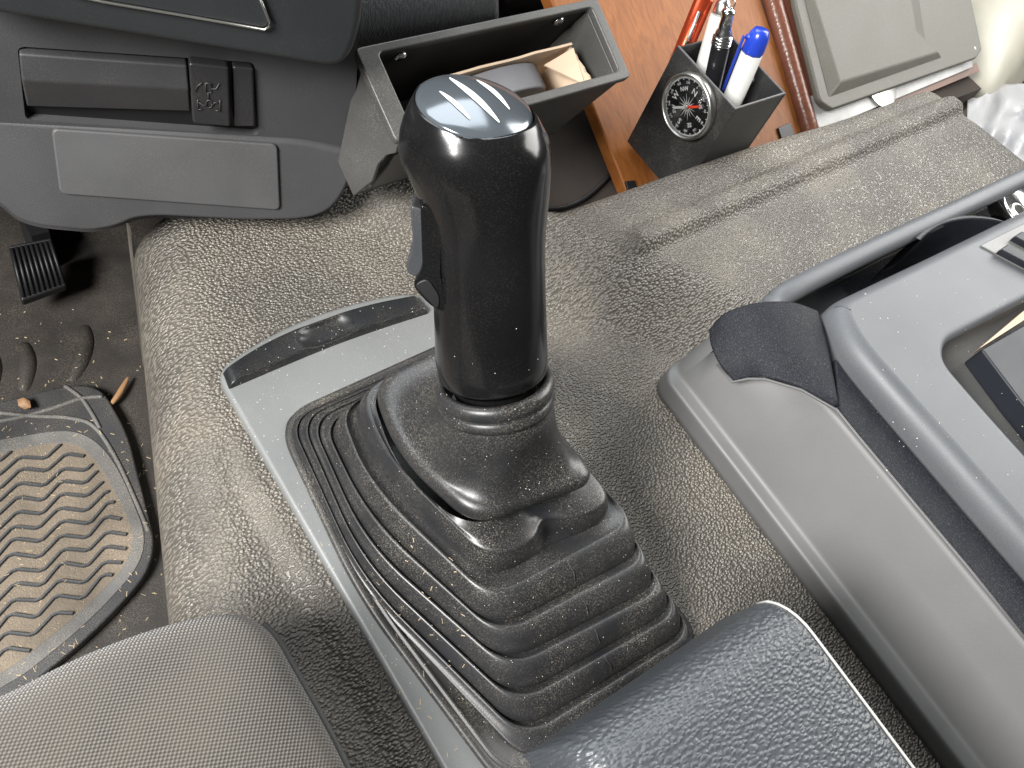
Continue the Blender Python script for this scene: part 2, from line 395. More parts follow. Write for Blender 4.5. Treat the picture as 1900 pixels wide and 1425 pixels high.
# flush handle with a slightly ridged face
hA = [dsh(35, 100, .003), dsh(347, 122, .003), dsh(354, 207, .0), dsh(50, 198, .0)]
mid0 = dsh(40, 150, .0065); mid1 = dsh(351, 166, .0065)
o = mesh('handle', [hA[0], hA[1], mid1, hA[2], hA[3], mid0] + [p - DN * .008 for p in (hA[0], hA[1], mid1, hA[2], hA[3], mid0)],
     [(0, 1, 2, 5), (5, 2, 3, 4), (0, 6, 7, 1), (1, 7, 8, 2), (2, 8, 9, 3), (3, 9, 10, 4), (4, 10, 11, 5), (5, 11, 6, 0), (6, 11, 8, 7), (11, 10, 9, 8)], M['handle'], recalc=True)
adopt(bev(o, .0012, 2, 8), dash)
def button(name, l, off):
    o = prism(name, fillet(dpoly(l, off), .002, 4), DN * -.010, M['button'], bevel=.0016, seg=3); return adopt(o, dash)
b1 = button('button', [(350, 118), (424, 126), (428, 236), (358, 230)], .006)
b1['label'] = 'black button embossed with an axle symbol'
b2 = button('button', [(431, 124), (470, 128), (474, 236), (434, 236)], .003)
# embossed axle symbol on the button
def emboss(path, name='symbol_line'):
    o = tube(name, [dsh(x, y, .0064) for x, y in path], .00035, M['handle'], None, 6); o.parent = b1; o.matrix_parent_inverse = b1.matrix_world.inverted() @ b1.matrix_parent_inverse.inverted() if False else Matrix.Identity(4)
    return o
b1.matrix_parent_inverse = Matrix.Identity(4); b1.location = -dash.location   # world stays the same
SYM = [[(381, 154), (392, 155), (392, 172), (381, 171), (381, 154)], [(367, 205), (367, 185)], [(369, 190), (378, 196), (384, 192)], [(405, 192), (398, 190), (394, 196)], [(408, 207), (408, 186)],
       [(386, 172), (387, 184)], [(392, 165), (401, 165), (407, 155)], [(362, 170), (366, 160), (375, 153)], [(376, 203), (368, 203)], [(400, 205), (408, 206)]]
for s in SYM: emboss(s)
emboss([(388 + 6 * math.cos(a), 193 + 7 * math.sin(a)) for a in [i * math.pi / 8 for i in range(17)]])
# pale cover plate
DT = (DN + ZU * .38).normalized(); DQ = dsh(300, 246, .0012)
def dlo(px, py, off=0.0): return on_plane(px, py, DQ + DT * off, DT)
lowf = fillet([dlo(x, y) for x, y in ((-160, 212), (60, 228), (560, 262), (657, 285), (650, 345), (600, 410), (450, 411), (262, 401), (215, 424), (165, 431), (40, 420), (-8, 370), (-160, 330))], [0, 0, .01, .01, .02, .035, .01, .02, .012, .004, .03, .03, 0])
adopt(prism('lower_fascia', lowf, DN * -.03, M['dash'], bevel=.003, seg=4), dash)
adopt(prism('footwell_shade_slab', dpoly([(-160, 300), (420, 330), (420, 380), (-160, 370)], -.07), DN * -.30, M['firewall']), dash)  # unseen slab added behind the dash to shade the footwell and pedal
o = prism('cover_plate', fillet([dlo(x, y, .0022) for x, y in ((95, 239), (515, 268), (520, 391), (111, 361))], .004), DT * -.006, M['plate'], bevel=.0012, seg=3); adopt(o, dash)
# upper trim that overhangs, with its lid
ut = fillet(dpoly([(-160, -160), (690, -160), (672, 60), (640, 132), (470, 106), (200, 62), (-160, 5)], .03), [0, 0, .02, .012, .03, .03, 0])
adopt(prism('upper_trim', ut, DN * -.05, M['dash_top'], bevel=.005, seg=4), dash)
lid = fillet(dpoly([(-40, -70), (470, -40), (501, 42), (492, 52), (190, 0), (-40, -40)], .0315), [0, .004, .003, .003, 0, 0])
adopt(prism('trim_lid', lid, DN * -.004, M['dash_top'], bevel=.0008, seg=2), dash)
adopt(tube('lid_edge', [dsh(x, y, .032) for x, y in ((60, -26), (190, 3), (350, 30), (490, 55), (499, 49), (500, 40), (480, -10))], .0007, M['steel'], None, 6), dash)
adopt(prism('footwell_light_blocker', [Vector(p) for p in ((-1.2, .90, .06), (-1.2, .80, .06), (.02, .47, .06), (.24, .44, .06), (.24, .795, .06), (.2, .795, .06))][1:5], (0, 0, .04), M['firewall']), dash)  # unseen slab added to keep windscreen light out of the footwell
# soft pad beyond, above the storage bin
pad = []
for (xa, ya, xb, yb, y) in ((655, -80, 925, -95, .47), (655, 30, 925, 0, .455), (655, 85, 925, 45, .46), (655, 130, 925, 80, .50), (655, 180, 925, 130, .56)):
    row = []
    for i in range(5):
        x = xa + (xb - xa) * i / 4; yy = ya + (yb - ya) * i / 4
        r = ray(x, yy); row.append(EYE + r * (y / r.y))
    pad.append(row)
adopt(patch('dash_pad', pad, M['dash_pad'], None, 5, .03), dash)
pad = []
for (xa, ya, xb, yb, y) in ((930, -120, 1260, -150, .49), (930, -20, 1230, -60, .48), (930, 25, 1195, 0, .49), (930, 60, 1150, 26, .53), (930, 120, 1120, 70, .60)):
    row = []
    for i in range(5):
        x = xa + (xb - xa) * i / 4; yy = ya + (yb - ya) * i / 4
        r = ray(x, yy); row.append(EYE + r * (y / r.y))
    pad.append(row)
adopt(patch('lower_pad', pad, M['dash_top'], None, 5, .03), dash)

# ================================================================== storage bin
binn = thing('storage_bin', 'scuffed grey plastic open bin hanging under the dashboard with two screws', 'storage bin', (.39, .37, 0))
zr, zf_ = .1197, .1417
RL_, RR_ = at(737, 268, zr), at(1168, 140, zr); FR_, FL_ = at(1112, -3, zf_), at(657, 85, zf_)
# squared up in its own frame
bx = ((RR_ - RL_) + (FR_ - FL_)).normalized(); by = ((FL_ - RL_) + (FR_ - RR_)); by = (by - bx * by.dot(bx)).normalized(); bn = bx.cross(by)
bo = (RL_ + RR_ + FR_ + FL_) / 4; hw = ((RR_ - RL_).length + (FR_ - FL_).length) / 4; hh = ((FL_ - RL_).length + (FR_ - RR_).length) / 4
def bp(a, b, c=0.0): return bo + bx * a + by * b + bn * c
outer = [bp(-hw, -hh), bp(hw, -hh), bp(hw, hh), bp(-hw, hh)]
inner = [bp(-hw + .013, -hh + .006), bp(hw - .008, -hh + .006), bp(hw - .008, hh - .0055), bp(-hw + .013, hh - .0055)]
adopt(prism('rim', fillet(outer, .004, 3), bn * -.006, M['bin'], None, [fillet(inner, .003, 3)], bevel=.0012, seg=2), binn)
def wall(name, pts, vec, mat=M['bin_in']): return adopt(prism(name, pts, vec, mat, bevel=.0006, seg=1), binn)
dpt = -.088
ia, ib, ja, jb = -hw + .0125, hw - .0075, -hh + .0045, hh - .0045
wall('back_wall', [bp(ia, ja, -.0062), bp(ib + .003, ja, -.0062), bp(ib + .001, ja, dpt), bp(ia + .004, ja, dpt)], by * -.003, M['bin'])
wall('front_wall', [bp(ia, jb, -.0062), bp(ib + .003, jb, -.0062), bp(ib + .001, jb, dpt), bp(ia + .004, jb, dpt)], by * .003)
wall('end_wall', [bp(ib, ja + .0002, -.0062), bp(ib, jb - .0002, -.0062), bp(ib - .004, jb - .0002, dpt), bp(ib - .004, ja + .0002, dpt)], bx * .003, M['bin'])
wall('bottom', [bp(ia - .003, ja - .003, dpt - .0002), bp(ib + .003, ja - .003, dpt - .0002), bp(ib + .003, jb + .003, dpt - .0002), bp(ia - .003, jb + .003, dpt - .0002)], bn * -.003)
# left end wall: cut away and broken along its lower rear edge
lwn = (bx - bn * .30 + by * .05).normalized()
def lw(px, py): return on_plane(px, py, bp(ia - .001, 0, -.004), lwn)
jag = [(668, 96), (626, 300), (655, 364), (690, 336), (700, 305), (716, 288), (733, 284), (738, 268)]
wall('end_wall', [lw(*p) for p in jag], lwn * .003, M['bin'])
for px, py in ((742, 103), (1035, 38)):
    c = on_plane(px, py, bp(0, jb, 0), by)
    s = adopt(lathe('screw', [(0, .0042), (.001, .0042), (.002, .0034), (.0026, .0016)], c, -by, M['chrome'], None, 16), binn)
    for k in range(2):
        a = bx * math.cos(.6 + k * 1.57) + bn * math.sin(.6 + k * 1.57)
        adopt(prism('screw_slot', [c - by * .0027 + a * .0018 + a.cross(by) * .0003, c - by * .0027 + a * .0018 - a.cross(by) * .0003, c - by * .0027 - a * .0018 - a.cross(by) * .0003, c - by * .0027 - a * .0018 + a.cross(by) * .0003], by * .0004, M['black']), binn)
c = on_plane(888, 62, bp(0, jb, 0), by)
adopt(lathe('hole', [(0, .0022), (.0004, .0022)], c, -by, M['black'], None, 14), binn)

def bq(a, b, c=0.0): return bp(a * .83, b * .83, c * .83)
# opened cardboard box and the dark book standing inside the bin
cb = thing('cardboard_box', 'torn open cardboard box standing in the grey bin', 'box', bq(.05, 0, -.08))
top = [bq(.000, -.026, -.028), bq(.088, -.026, -.024), bq(.082, .008, -.020), bq(.0, .010, -.022)]
def cbw(name, a, b, za, zb_, n):
    pts = [a + bn * za, b + bn * zb_, b - bn * .06, a - bn * .06]
    m_ = 9; up = [pts[0].lerp(pts[1], i / m_) + bn * random.uniform(-.0012, .0008) for i in range(m_ + 1)]
    return adopt(prism(name, up + [pts[2], pts[3]], n * .0016, M['card']), cb)
cbw('side', top[1], top[2], .004, .0, bx)
cbw('side', top[2], bq(-.03, .010, -.022), .004, -.004, by)
cbw('side', bq(-.03, -.027, -.04), top[1] - by * .001, -.004, 0, -by)
flap = [bq(.086, -.022, -.026), bq(.083, .006, -.018), bq(.062, .004, -.034), bq(.055, -.014, -.05)]
adopt(prism('flap', flap[:3], bn * -.0012, M['card']), cb)
bk = []
for i in range(13):
    t = i / 12; a = math.pi * (1 - t)
    bk.append(bq(.015 + .048 * math.cos(a) * 1.0, -.014 + .0, -.062 + .038 * math.sin(a) ** .6))
book = tag(prism('book', bk + [bq(.063, -.014, -.09), bq(-.033, -.014, -.09)], by * .018, M['book'], bevel=.0015, seg=2), 'dark grey book with curled pages inside the cardboard box', 'book')

# ================================================================== wooden board, pen holder, compass, pens
K = 1.10
def far(p, k=K): return EYE + (Vector(p) - EYE) * k
wq = Vector((0, math.cos(math.radians(27)), math.sin(math.radians(27)))); wn = Vector((0, -wq.z, wq.y))
W0 = far((.471, .273, 0))
def wd(px, py, off=0.0): return on_plane(px, py, W0 + wn * off, wn)
wb = thing('wooden_board', 'varnished orange wooden board leaning behind the tunnel', 'board', W0)
wl = wd(1166, 362); wr = wd(1500, 258)
L = .30
x0 = wl.x; x1 = wr.x
adopt(prism('board', [Vector((x0, W0.y, W0.z)), Vector((x1, W0.y, W0.z)), Vector((x1, W0.y, W0.z)) + wq * L, Vector((x0 - .01, W0.y, W0.z)) + wq * L], wn * -.014, M['wood'], bevel=.0018, seg=3), wb)
for q in ([(1161, 336), (1178, 334), (1185, 356), (1168, 361)], [(1444, 237), (1467, 227), (1476, 251), (1452, 261)]):
    adopt(prism('rubber_foot', [wd(x, y, .0025) for x, y in q], wn * -.0025, M['black'], bevel=.0006, seg=2), wb)

# pen holder: upright open box
zt, zb = .080, -.022
hx0, hx1, hy0, hy1 = .5305, .592, .2640, .3370
ph = thing('pen_holder', 'black upright plastic pen holder in front of the wooden board', 'pen holder', ((hx0 + hx1) / 2, (hy0 + hy1) / 2, zb))
T = .0022
adopt(box('side_wall', (hx0, hy0, zb), (hx0 + T, hy1, zt), M['holder'], None, .0005, 2), ph)
adopt(box('side_wall', (hx1 - T, hy0, zb), (hx1, hy1, zt), M['holder'], None, .0005, 2), ph)
adopt(box('front_wall', (hx0 + T, hy0 + .0003, zb), (hx1 - T, hy0 + T, zt - .0003), M['holder'], None, .0004, 2), ph)
adopt(box('back_wall', (hx0 + T, hy1 - T, zb), (hx1 - T, hy1 - .0003, zt - .0003), M['holder'], None, .0004, 2), ph)
adopt(box('bottom', (hx0 + T, hy0 + T, zb), (hx1 - T, hy1 - T, zb + .002), M['holder']), ph)
# lighter grey rim edge on two walls
for nm, lo, hi in (('pale_edge', (hx0 + .0004, hy0 + .0006, zt), (hx0 + T - .0004, hy1 - .0006, zt + .0004)), ('pale_edge', (hx0 + T, hy0 + .0007, zt - .0003), (hx1 - T, hy0 + T - .0005, zt + .0002))):
    adopt(box(nm, lo, hi, M['con_side']), ph)
c = on_plane(1394, 148, Vector((hx1 - T, 0, 0)), Vector((1, 0, 0)))
adopt(lathe('rivet', [(0, .0042), (.001, .004), (.0018, .0028), (.0022, .001)], c, (-1, 0, 0), M['steel'], None, 16), ph)

# compass on the holder's side
CX = Vector((-1, 0, 0)); CU = Vector((0, 0, 1)); CV = Vector((0, -1, 0))       # out of the dial, dial up, dial right
cc = on_plane(1283, 196, Vector((hx0, 0, 0)), Vector((1, 0, 0)))
CR = .0262; CT = .0075
cp = thing('compass', 'small round black compass with steel rim and red needle on the pen holder', 'compass', cc)
lathe_prof = [(0, CR * .97), (.001, CR), (CT - .001, CR), (CT, CR - .0007), (CT, CR - .0018), (CT - .0012, CR - .0024), (CT - .0028, CR - .0026)]
adopt(lathe('case', lathe_prof, cc, CX, M['steel'], None, 64), cp)
dc = cc + CX * (CT - .0027)
dial = adopt(lathe('dial', [(0, CR - .0027), (.0003, CR - .0027)], dc, CX, M['dial'], None, 64), cp)
dc2 = dc + CX * .0005
def dp(r, a, up=0.0): return dc2 + CX * up + (CU * math.cos(a) + CV * math.sin(a)) * r     # a clockwise from the top
def flat(name, pts, mat, up=0.0, th=.00012):
    return adopt(prism(name, [p + CX * up for p in pts], CX * -th, mat), cp)
V = []; Fc = []
for i in range(120):
    a = 2 * math.pi * i / 120; w = .00036; r0 = CR - (.0058 if i % 5 == 0 else .0046); r1 = CR - .0032
    t = (CU * -math.sin(a) + CV * math.cos(a)) * w
    k = len(V); V += [dp(r0, a) - t, dp(r0, a) + t, dp(r1, a) + t, dp(r1, a) - t]; Fc.append((k, k + 1, k + 2, k + 3))
o = stuff(adopt(mesh('degree_ticks', V, Fc, M['white'], None, False), cp))
for i in range(16):
    a = 2 * math.pi * i / 16 + .1; r1 = .0105 if i % 2 == 0 else .0085
    t = (CU * -math.sin(a) + CV * math.cos(a)) * .00042
    flat('rose_ray', [dp(.0022, a) - t, dp(.0022, a) + t, dp(r1, a)], M['white'])
def letters(txt, size, r, a, root, mat=M['white'], bold=.00012):
    cu = bpy.data.curves.new('t', 'FONT'); cu.body = txt; cu.size = size; cu.align_x = 'CENTER'; cu.align_y = 'CENTER'; cu.offset = bold; cu.resolution_u = 2
    to = bpy.data.objects.new('t', cu); COL.objects.link(to); bpy.context.view_layer.update()
    me = bpy.data.meshes.new_from_object(to.evaluated_get(bpy.context.evaluated_depsgraph_get())); bpy.data.objects.remove(to)
    up = CU * math.cos(a) + CV * math.sin(a); rt = CV * math.cos(a) - CU * math.sin(a)
    for v in me.vertices: v.co = dp(r, a) + rt * v.co.x + up * v.co.y + CX * .00005
    o = link('lettering', me, mat, None, False); return adopt(o, root)
for i, s in enumerate(('N', 'NE', 'E', 'SE', 'S', 'SW', 'W', 'NW')):
    letters(s, .0068 if len(s) == 1 else .0046, .0138, math.radians(-2 + 45 * i), cp)
for i in range(12): letters(str(i * 30), .0026, .0186, math.radians(-2 + 30 * i), cp, bold=.00004)
na = math.radians(47)
def needle(name, a, mat):
    t = (CU * -math.sin(a) + CV * math.cos(a)); flat(name, [dp(.0002, a) - t * .0011, dp(.012, a) - t * .0009, dp(.0145, a), dp(.012, a) + t * .0009, dp(.0002, a) + t * .0011], mat, .0008, .0003)
needle('needle', na, M['needle_red']); needle('needle', na + math.pi, M['white'])
adopt(lathe('pivot', [(0, .0018), (.0012, .0015), (.0018, .0006)], dc2, CX, M['steel'], None, 16), cp)
gm, gnt, gp = base_mat('compass_glass', (1, 1, 1), .02, 0, .5); gp.inputs['Transmission Weight'].default_value = 1.0; gp.inputs['IOR'].default_value = 1.03
M['glass'] = gm
adopt(lathe('glass', [(0, CR - .0027), (.0003, CR - .0027)], cc + CX * (CT - .0008), CX, gm, None, 64), cp)

# pens: foot inside the holder, end where the photo shows it
def pen_axis(foot, px, py, depth_y):
    r = ray(px, py); e = EYE + r * (depth_y / r.y); return Vector(foot), e
def pen(name, label, foot, px, py, dy, build):
    a, b_ = pen_axis(foot, px, py, dy); d = (b_ - a).normalized()
    root = thing(name, label, 'pen', a); build(root, a, d, (b_ - a).length); return root
zq = zb + .003
def red(root, a, d, L):
    adopt(lathe('barrel', [(0, .003), (.01, .0062), (.03, .0075), (L + .03, .0075)], a, d, M['red'], None, 20), root)
    s = d.cross(Vector((0, 0, 1))).normalized(); f = (EYE - a); f = (f - d * f.dot(d)).normalized()
    adopt(tube('clip', [a + d * (L - .0) + f * .0098, a + d * (L - .030) + f * .0098, a + d * (L - .034) + f * .0078], .0013, M['steel'], None, 8), root)
    adopt(lathe('ring', [(0, .0077), (.004, .0079), (.005, .0077)], a + d * (L - .044), d, M['steel'], None, 20), root)
pen('ballpoint_pen', 'metallic red ballpoint pen with a steel clip in the pen holder', (hx0 + .009, hy1 - .012, zq), 1300, 15, .350, red)
def white(root, a, d, L):
    adopt(lathe('barrel', [(0, .003), (.01, .0070), (L - .004, .0078), (L, .0072)], a, d, M['penwhite'], None, 20), root)
    adopt(lathe('push_button', [(0, .0062), (.003, .0066), (.009, .0060), (.0115, .004), (.0125, .001)], a + d * L, d, M['steel'], None, 20), root)
pen('ballpoint_pen', 'white ballpoint pen with a round steel end beside the red pen', (hx0 + .022, hy0 + .030, zq), 1336, 28, .335, white)
def black(root, a, d, L):
    adopt(lathe('barrel', [(0, .003), (.01, .0066), (L - .030, .0072), (L - .028, .007)], a, d, M['penblack'], None, 20), root)
    for k in range(3): adopt(lathe('ring', [(0, .0066), (.0006, .0078), (.0016, .0078), (.0022, .0066)], a + d * (L - .028 + k * .0024), d, M['chrome'], None, 20), root)
    adopt(lathe('neck', [(0, .0066), (.003, .0064), (.005, .0050), (.016, .0044), (.018, .0052), (.020, .0044), (.021, .001)], a + d * (L - .0208), d, M['chrome'], None, 20), root)
    b_ = a + d * (L + .0035); s = RIGHT; u = d
    adopt(tube('loop', [b_ + (u * math.cos(t) + s * math.sin(t)) * .0036 for t in [i * math.pi / 10 for i in range(21)]], .0006, M['chrome'], None, 6, False), root)
    adopt(tube('loop', [b_ + u * .006 + (u * math.cos(t) + DOWN.cross(u).normalized() * math.sin(t)) * .003 for t in [i * math.pi / 10 for i in range(21)]], .0005, M['chrome'], None, 6, False), root)
pen('ballpoint_pen', 'black pen with ringed chrome end and key loop between white pens', (hx0 + .028, hy0 + .014, zq), 1353, 16, .318, black)
def blue(root, a, d, L):
    adopt(lathe('barrel', [(0, .003), (.008, .0080), (L - .018, .0086), (L - .0175, .0080)], a, d, M['penwhite'], None, 20), root)
    adopt(lathe('cap', [(0, .0084), (.002, .0090), (.012, .0086), (.0155, .0080), (.018, .0066), (.019, .0058)], a + d * (L - .0175), d, M['penblue'], None, 8), root)
    f = -RIGHT; f = (f - d * f.dot(d)).normalized()
    q = a + d * (L - .006) + f * .0096
    adopt(prism('clip', [q + DOWN.cross(d).normalized() * .0 + f * .001 - RIGHT.cross(d).normalized() * .0018, q + f * .001 + RIGHT.cross(d).normalized() * .0018, q - d * .045 + f * .0006 + RIGHT.cross(d).normalized() * .0014, q - d * .045 + f * .0006 - RIGHT.cross(d).normalized() * .0014], f * .0016, M['penblue'], bevel=.0004, seg=2), root)
    adopt(tube('clip_root', [a + d * (L - .006), q], .0022, M['penblue'], None, 8), root)
pen('ballpoint_pen', 'white ballpoint pen with a bright blue cap and clip', (hx0 + .034, hy0 + .0095, zq), 1412, 58, .302, blue)

# ================================================================== brown bound case with a grey lid, right of the board
KC = K
case = thing('bound_case', 'brown leather bound case under a speckled grey lid right of the board', 'case', wd(1510, 255))
# rounded leather spine
sp0 = wd(1497, 268, .003); sp1 = wd(1424, -30, .003)
sp0.x = (sp0.x + sp1.x) / 2 - .002 if abs(sp0.x - sp1.x) < .05 else sp0.x
spine_dir = (sp1 - sp0).normalized()
adopt(tube('spine', [sp0 + spine_dir * t for t in (0, .002, .05, .1, .16, .22)], lambda t: .0098 if t > .005 else .0085, M['leather_brown'], None, 20), case)
adopt(prism('spine_side_strip', [wd(1509, 240, .007), wd(1530, 232, .007), wd(1478, -20, .007), wd(1445, -20, .007)], wn * -.006, M['leather_brown'], bevel=.001), case)  # flat strip in the spine's own leather, between spine and lid
adopt(prism('tray_edge', fillet([wd(1505, 262, .003), wd(1818, 132, .003), wd(1812, 116, .003), wd(1512, 240, .003)], .002), wn * -.008, M['brown_edge'], bevel=.0012), case)
adopt(prism('plate', [wd(1513, 246, .0075), wd(1806, 124, .0075), wd(1790, 60, .0075), wd(1500, 180, .0075)], wn * -.004, M['marble'], bevel=.0008), case)
# lid: shallow moulded shell with a facet
LO = .020
lidp = fillet([wd(1545, 203, LO), wd(1812, 108, LO), wd(1823, 92, LO), wd(1795, -40, LO), wd(1470, -40, LO), wd(1478, 10, LO), wd(1522, 188, LO)], [.004, .003, .004, 0, 0, .002, .006])
adopt(prism('lid', lidp, wn * -.008, M['lid'], bevel=.0025, seg=4), case)
ins = [wd(1560, 152, LO + .006), wd(1742, 96, LO + .006), wd(1700, 58, LO + .006), wd(1685, -40, LO + .006), wd(1500, -40, LO + .006)]
base = [wd(1538, 180, LO + .0003), wd(1748, 106, LO + .0003), wd(1716, 72, LO + .0003), wd(1700, -40, LO + .0003), wd(1484, -40, LO + .0003)]
o = mesh('lid_facet', ins + base, [(0, 1, 2, 3, 4)] + [(i, (i + 1) % 5, (i + 1) % 5 + 5, i + 5) for i in range(5)], M['lid'], None, recalc=True); bev(o, .002, 3, 10); adopt(o, case)
c = wd(1810, 89, LO + .0006)
adopt(prism('mark', [c + wq * .002, c + Vector((.0012, 0, 0)), c - wq * .002, c - Vector((.0012, 0, 0))], wn * -.0008, M['white'], None, [[c + wq * .0011, c + Vector((.0006, 0, 0)), c - wq * .0011, c - Vector((.0006, 0, 0))]]), case)
adopt(lathe('disc', [(0, .024), (.0008, .024), (.001, .0235)], wd(1635, 160, .0092), wn, M['steel'], None, 40), case)

# ================================================================== far right: cream container, white bag, dark cloth
def pr(px, py, y):
    r = ray(px, py); return EYE + r * (y / r.y)
cont = [[at(x, y, z) for x, y, z in r] for r in (((1760, -140, -.07), (1880, -170, -.05), (2040, -200, -.07)), ((1770, -40, -.06), (1880, -50, -.03), (2040, -80, -.05)), ((1775, 80, -.06), (1880, 40, -.03), (2000, -10, -.05)), ((1770, 200, -.10), (1850, 165, -.07), (1920, 90, -.09)), ((1780, 260, -.16), (1830, 235, -.15), (1905, 145, -.16)))]
tag(patch('plastic_container', cont, M['cream'], None, 6, .004), 'cream plastic container at the far right behind the case', 'container')
tag(patch('dark_cloth', [[at(x, y, z) for x, y, z in r] for r in (((1840, 200, -.20), (1910, 95, -.19), (1990, 40, -.2)), ((1860, 230, -.19), (1920, 150, -.18), (1990, 110, -.19)), ((1870, 280, -.2), (1930, 230, -.2), (1990, 200, -.2)))], M['navy'], None, 5, .004), 'dark navy cloth between cream container and white bag', 'cloth')
g = []
for j in range(15):
    row = []
    for i in range(18):
        px = 1795 + 210 * i / 17; py = 178 + 170 * j / 14 - 20 * math.exp(-((px - 1848) / 28) ** 2) * (1 - j / 14) + 12 * math.sin(px * .045 + 1) - .10 * (px - 1795)
        z = -.045 + .006 * math.sin(i * 1.1 + j * .6) + .004 * math.sin(i * .6 - j * 1.2) - .03 * (1 - min(1, j / 4)) + random.uniform(-.0012, .0012)
        row.append(at(px, py, z))
    g.append(row)
tag(patch('plastic_bag', g, M['bag'], None, 3, .0008), 'crumpled white plastic bag at the right end of the tunnel', 'bag')

# ================================================================== lever panel with the boot and the gear lever
pan = thing('lever_panel', 'light grey plastic panel around the gear lever boot', 'panel', (.19, .1, 0))
zp = .006
front = [at(x, y, zp) for x, y in ((398, 688), (478, 634), (560, 593), (650, 563), (735, 545), (783, 545))]
fc = catmull(front, 6)
xl = front[0].x; fr = front[-1]
pol = [Vector((xl + .001, -.16, zp))] + fillet([Vector((xl + .001, -.1, zp)), Vector((xl, fc[0].y - .004, zp)), fc[2]], [0, .010, 0])[1:-1] + fc[2:-1] + fillet([fc[-2], Vector((.270, fr.y - .003, zp)), Vector((.277, .10, zp))], [0, .012, 0])[1:-1] + [Vector((.2775, .10, zp)), Vector((.2775, -.16, zp))]
adopt(prism('bezel', pol, (0, 0, -.012), M['panel'], bevel=.003, seg=4), pan)
# dark crescent insert with a thumb dimple
lo_c = catmull([at(x, y, zp + .001) for x, y in ((424, 722), (520, 681), (620, 640), (710, 608), (797, 580))], 10)
hi_c = catmull([at(x, y, zp + .001) for x, y in ((412, 690), (490, 640), (580, 600), (680, 569), (772, 551))], 10)
V = []; Fc = []; nu = len(lo_c); nv = 18
dm = at(606, 622, zp)
for i in range(nu):
    for j in range(nv):
        t = j / (nv - 1); p = lo_c[i].lerp(hi_c[i], t); s = i / (nu - 1)
        e = min(1, s / .06, (1 - s) / .03, t / .12, (1 - t) / .12); e = math.sqrt(max(0, 1 - (1 - e) ** 2)) if e < 1 else 1
        z = -.0012 + .0056 * e
        rr = math.hypot((p.x - dm.x) / .0165, (p.y - dm.y) / .0135)
        if rr < 1: z -= .0050 * math.sqrt(max(0, 1 - rr * rr)) ** .9 * sm(0, .22, t) * sm(0, .22, 1 - t)
        # sloping left end
        z -= .001 * sm(.14, .0, s)
        V.append((p.x, p.y, p.z + z))
for i in range(nu - 1):
    for j in range(nv - 1):
        a = i * nv + j; Fc.append((a, a + nv, a + nv + 1, a + 1))
o = sub(mesh('grip_insert', V, Fc, M['insert']), 1)
adopt(o, pan)

# ---- boot
NB = 12
def ring(c, r, inset=0.0, dz=0.0, pinch=0.0):
    """closed ring through five rounded corners: front left, left bend, rear left, rear right, front right"""
    c = [Vector(p) for p in c]; m = len(c); q = []
    sgn = 1 if sum(c[i - 1].x * c[i].y - c[i].x * c[i - 1].y for i in range(m)) > 0 else -1
    for i in range(m):
        a = c[i] - c[i - 1]; b_ = c[(i + 1) % m] - c[i]
        n1 = Vector((-a.y, a.x, 0)).normalized() * sgn; n2 = Vector((-b_.y, b_.x, 0)).normalized() * sgn
        q.append(c[i] + (n1 + n2) / (1 + n1.dot(n2)) * inset + Vector((0, 0, dz)))
    out = []
    for i in range(m):
        p = q[i]; a = q[i - 1] - p; b_ = q[(i + 1) % m] - p; ra = min(r[i], a.length * .48); rb = min(r[i], b_.length * .48)
        A = p + a.normalized() * ra; B = p + b_.normalized() * rb
        for j in range(NB):
            t = j / (NB - 1); out.append(A * (1 - t) ** 2 + p * 2 * t * (1 - t) + B * t * t)
        nxt = q[(i + 1) % m]; a2 = q[i] - nxt; A2 = nxt + a2.normalized() * min(r[(i + 1) % m], a2.length * .48)
        for j in range(1, NB): out.append(B.lerp(A2, j / NB))
    if pinch:
        ctr = sum(out, Vector()) / len(out); pc = q[2].lerp(q[3], .52)
        for k, p in enumerate(out):
            w = math.exp(-((p - pc).length / .011) ** 2); d = ctr - p; d.z = 0
            out[k] = p + d.normalized() * pinch * w - Vector((0, 0, pinch * .5 * w))
    return out
def corners(fl, lm, rl, rr):
    FL = at(*fl); LM = at(*lm); RL = at(*rl); RR = at(*rr); FR = FL + (RR - RL); FR.z = FL.z
    FR.y = FL.y + .002
    return [FL, LM, RL, RR, FR]
CR_ = [corners((536, 778, .012), (670, 1072, .0115), (974, 1373, .012), (1289, 1172, .012)),
       corners((556, 776, .0160), (671, 1040, .0165), (960, 1310, .0225), (1266, 1134, .0225)),
       corners((575, 778, .0195), (677, 1006, .0215), (945, 1243, .0335), (1238, 1092, .0335)),
       corners((598, 784, .0230), (682, 958, .0280), (926, 1182, .0445), (1208, 1035, .0445)),
       corners((630, 757, .034), (681, 893, .040), (911, 1113, .056), (1178, 968, .056)),
       corners((666, 724, .046), (716, 845, .053), (910, 1037, .068), (1138, 925, .068)),
       corners((690, 700, .061), (742, 838, .071), (888, 970, .084), (1115, 886, .084))]
boot = thing('gear_boot', 'black dusty rubber bellows boot around the gear lever', 'gear boot', (.2, .09, .006))
rad = [.016, .030, .019, .015, .020]
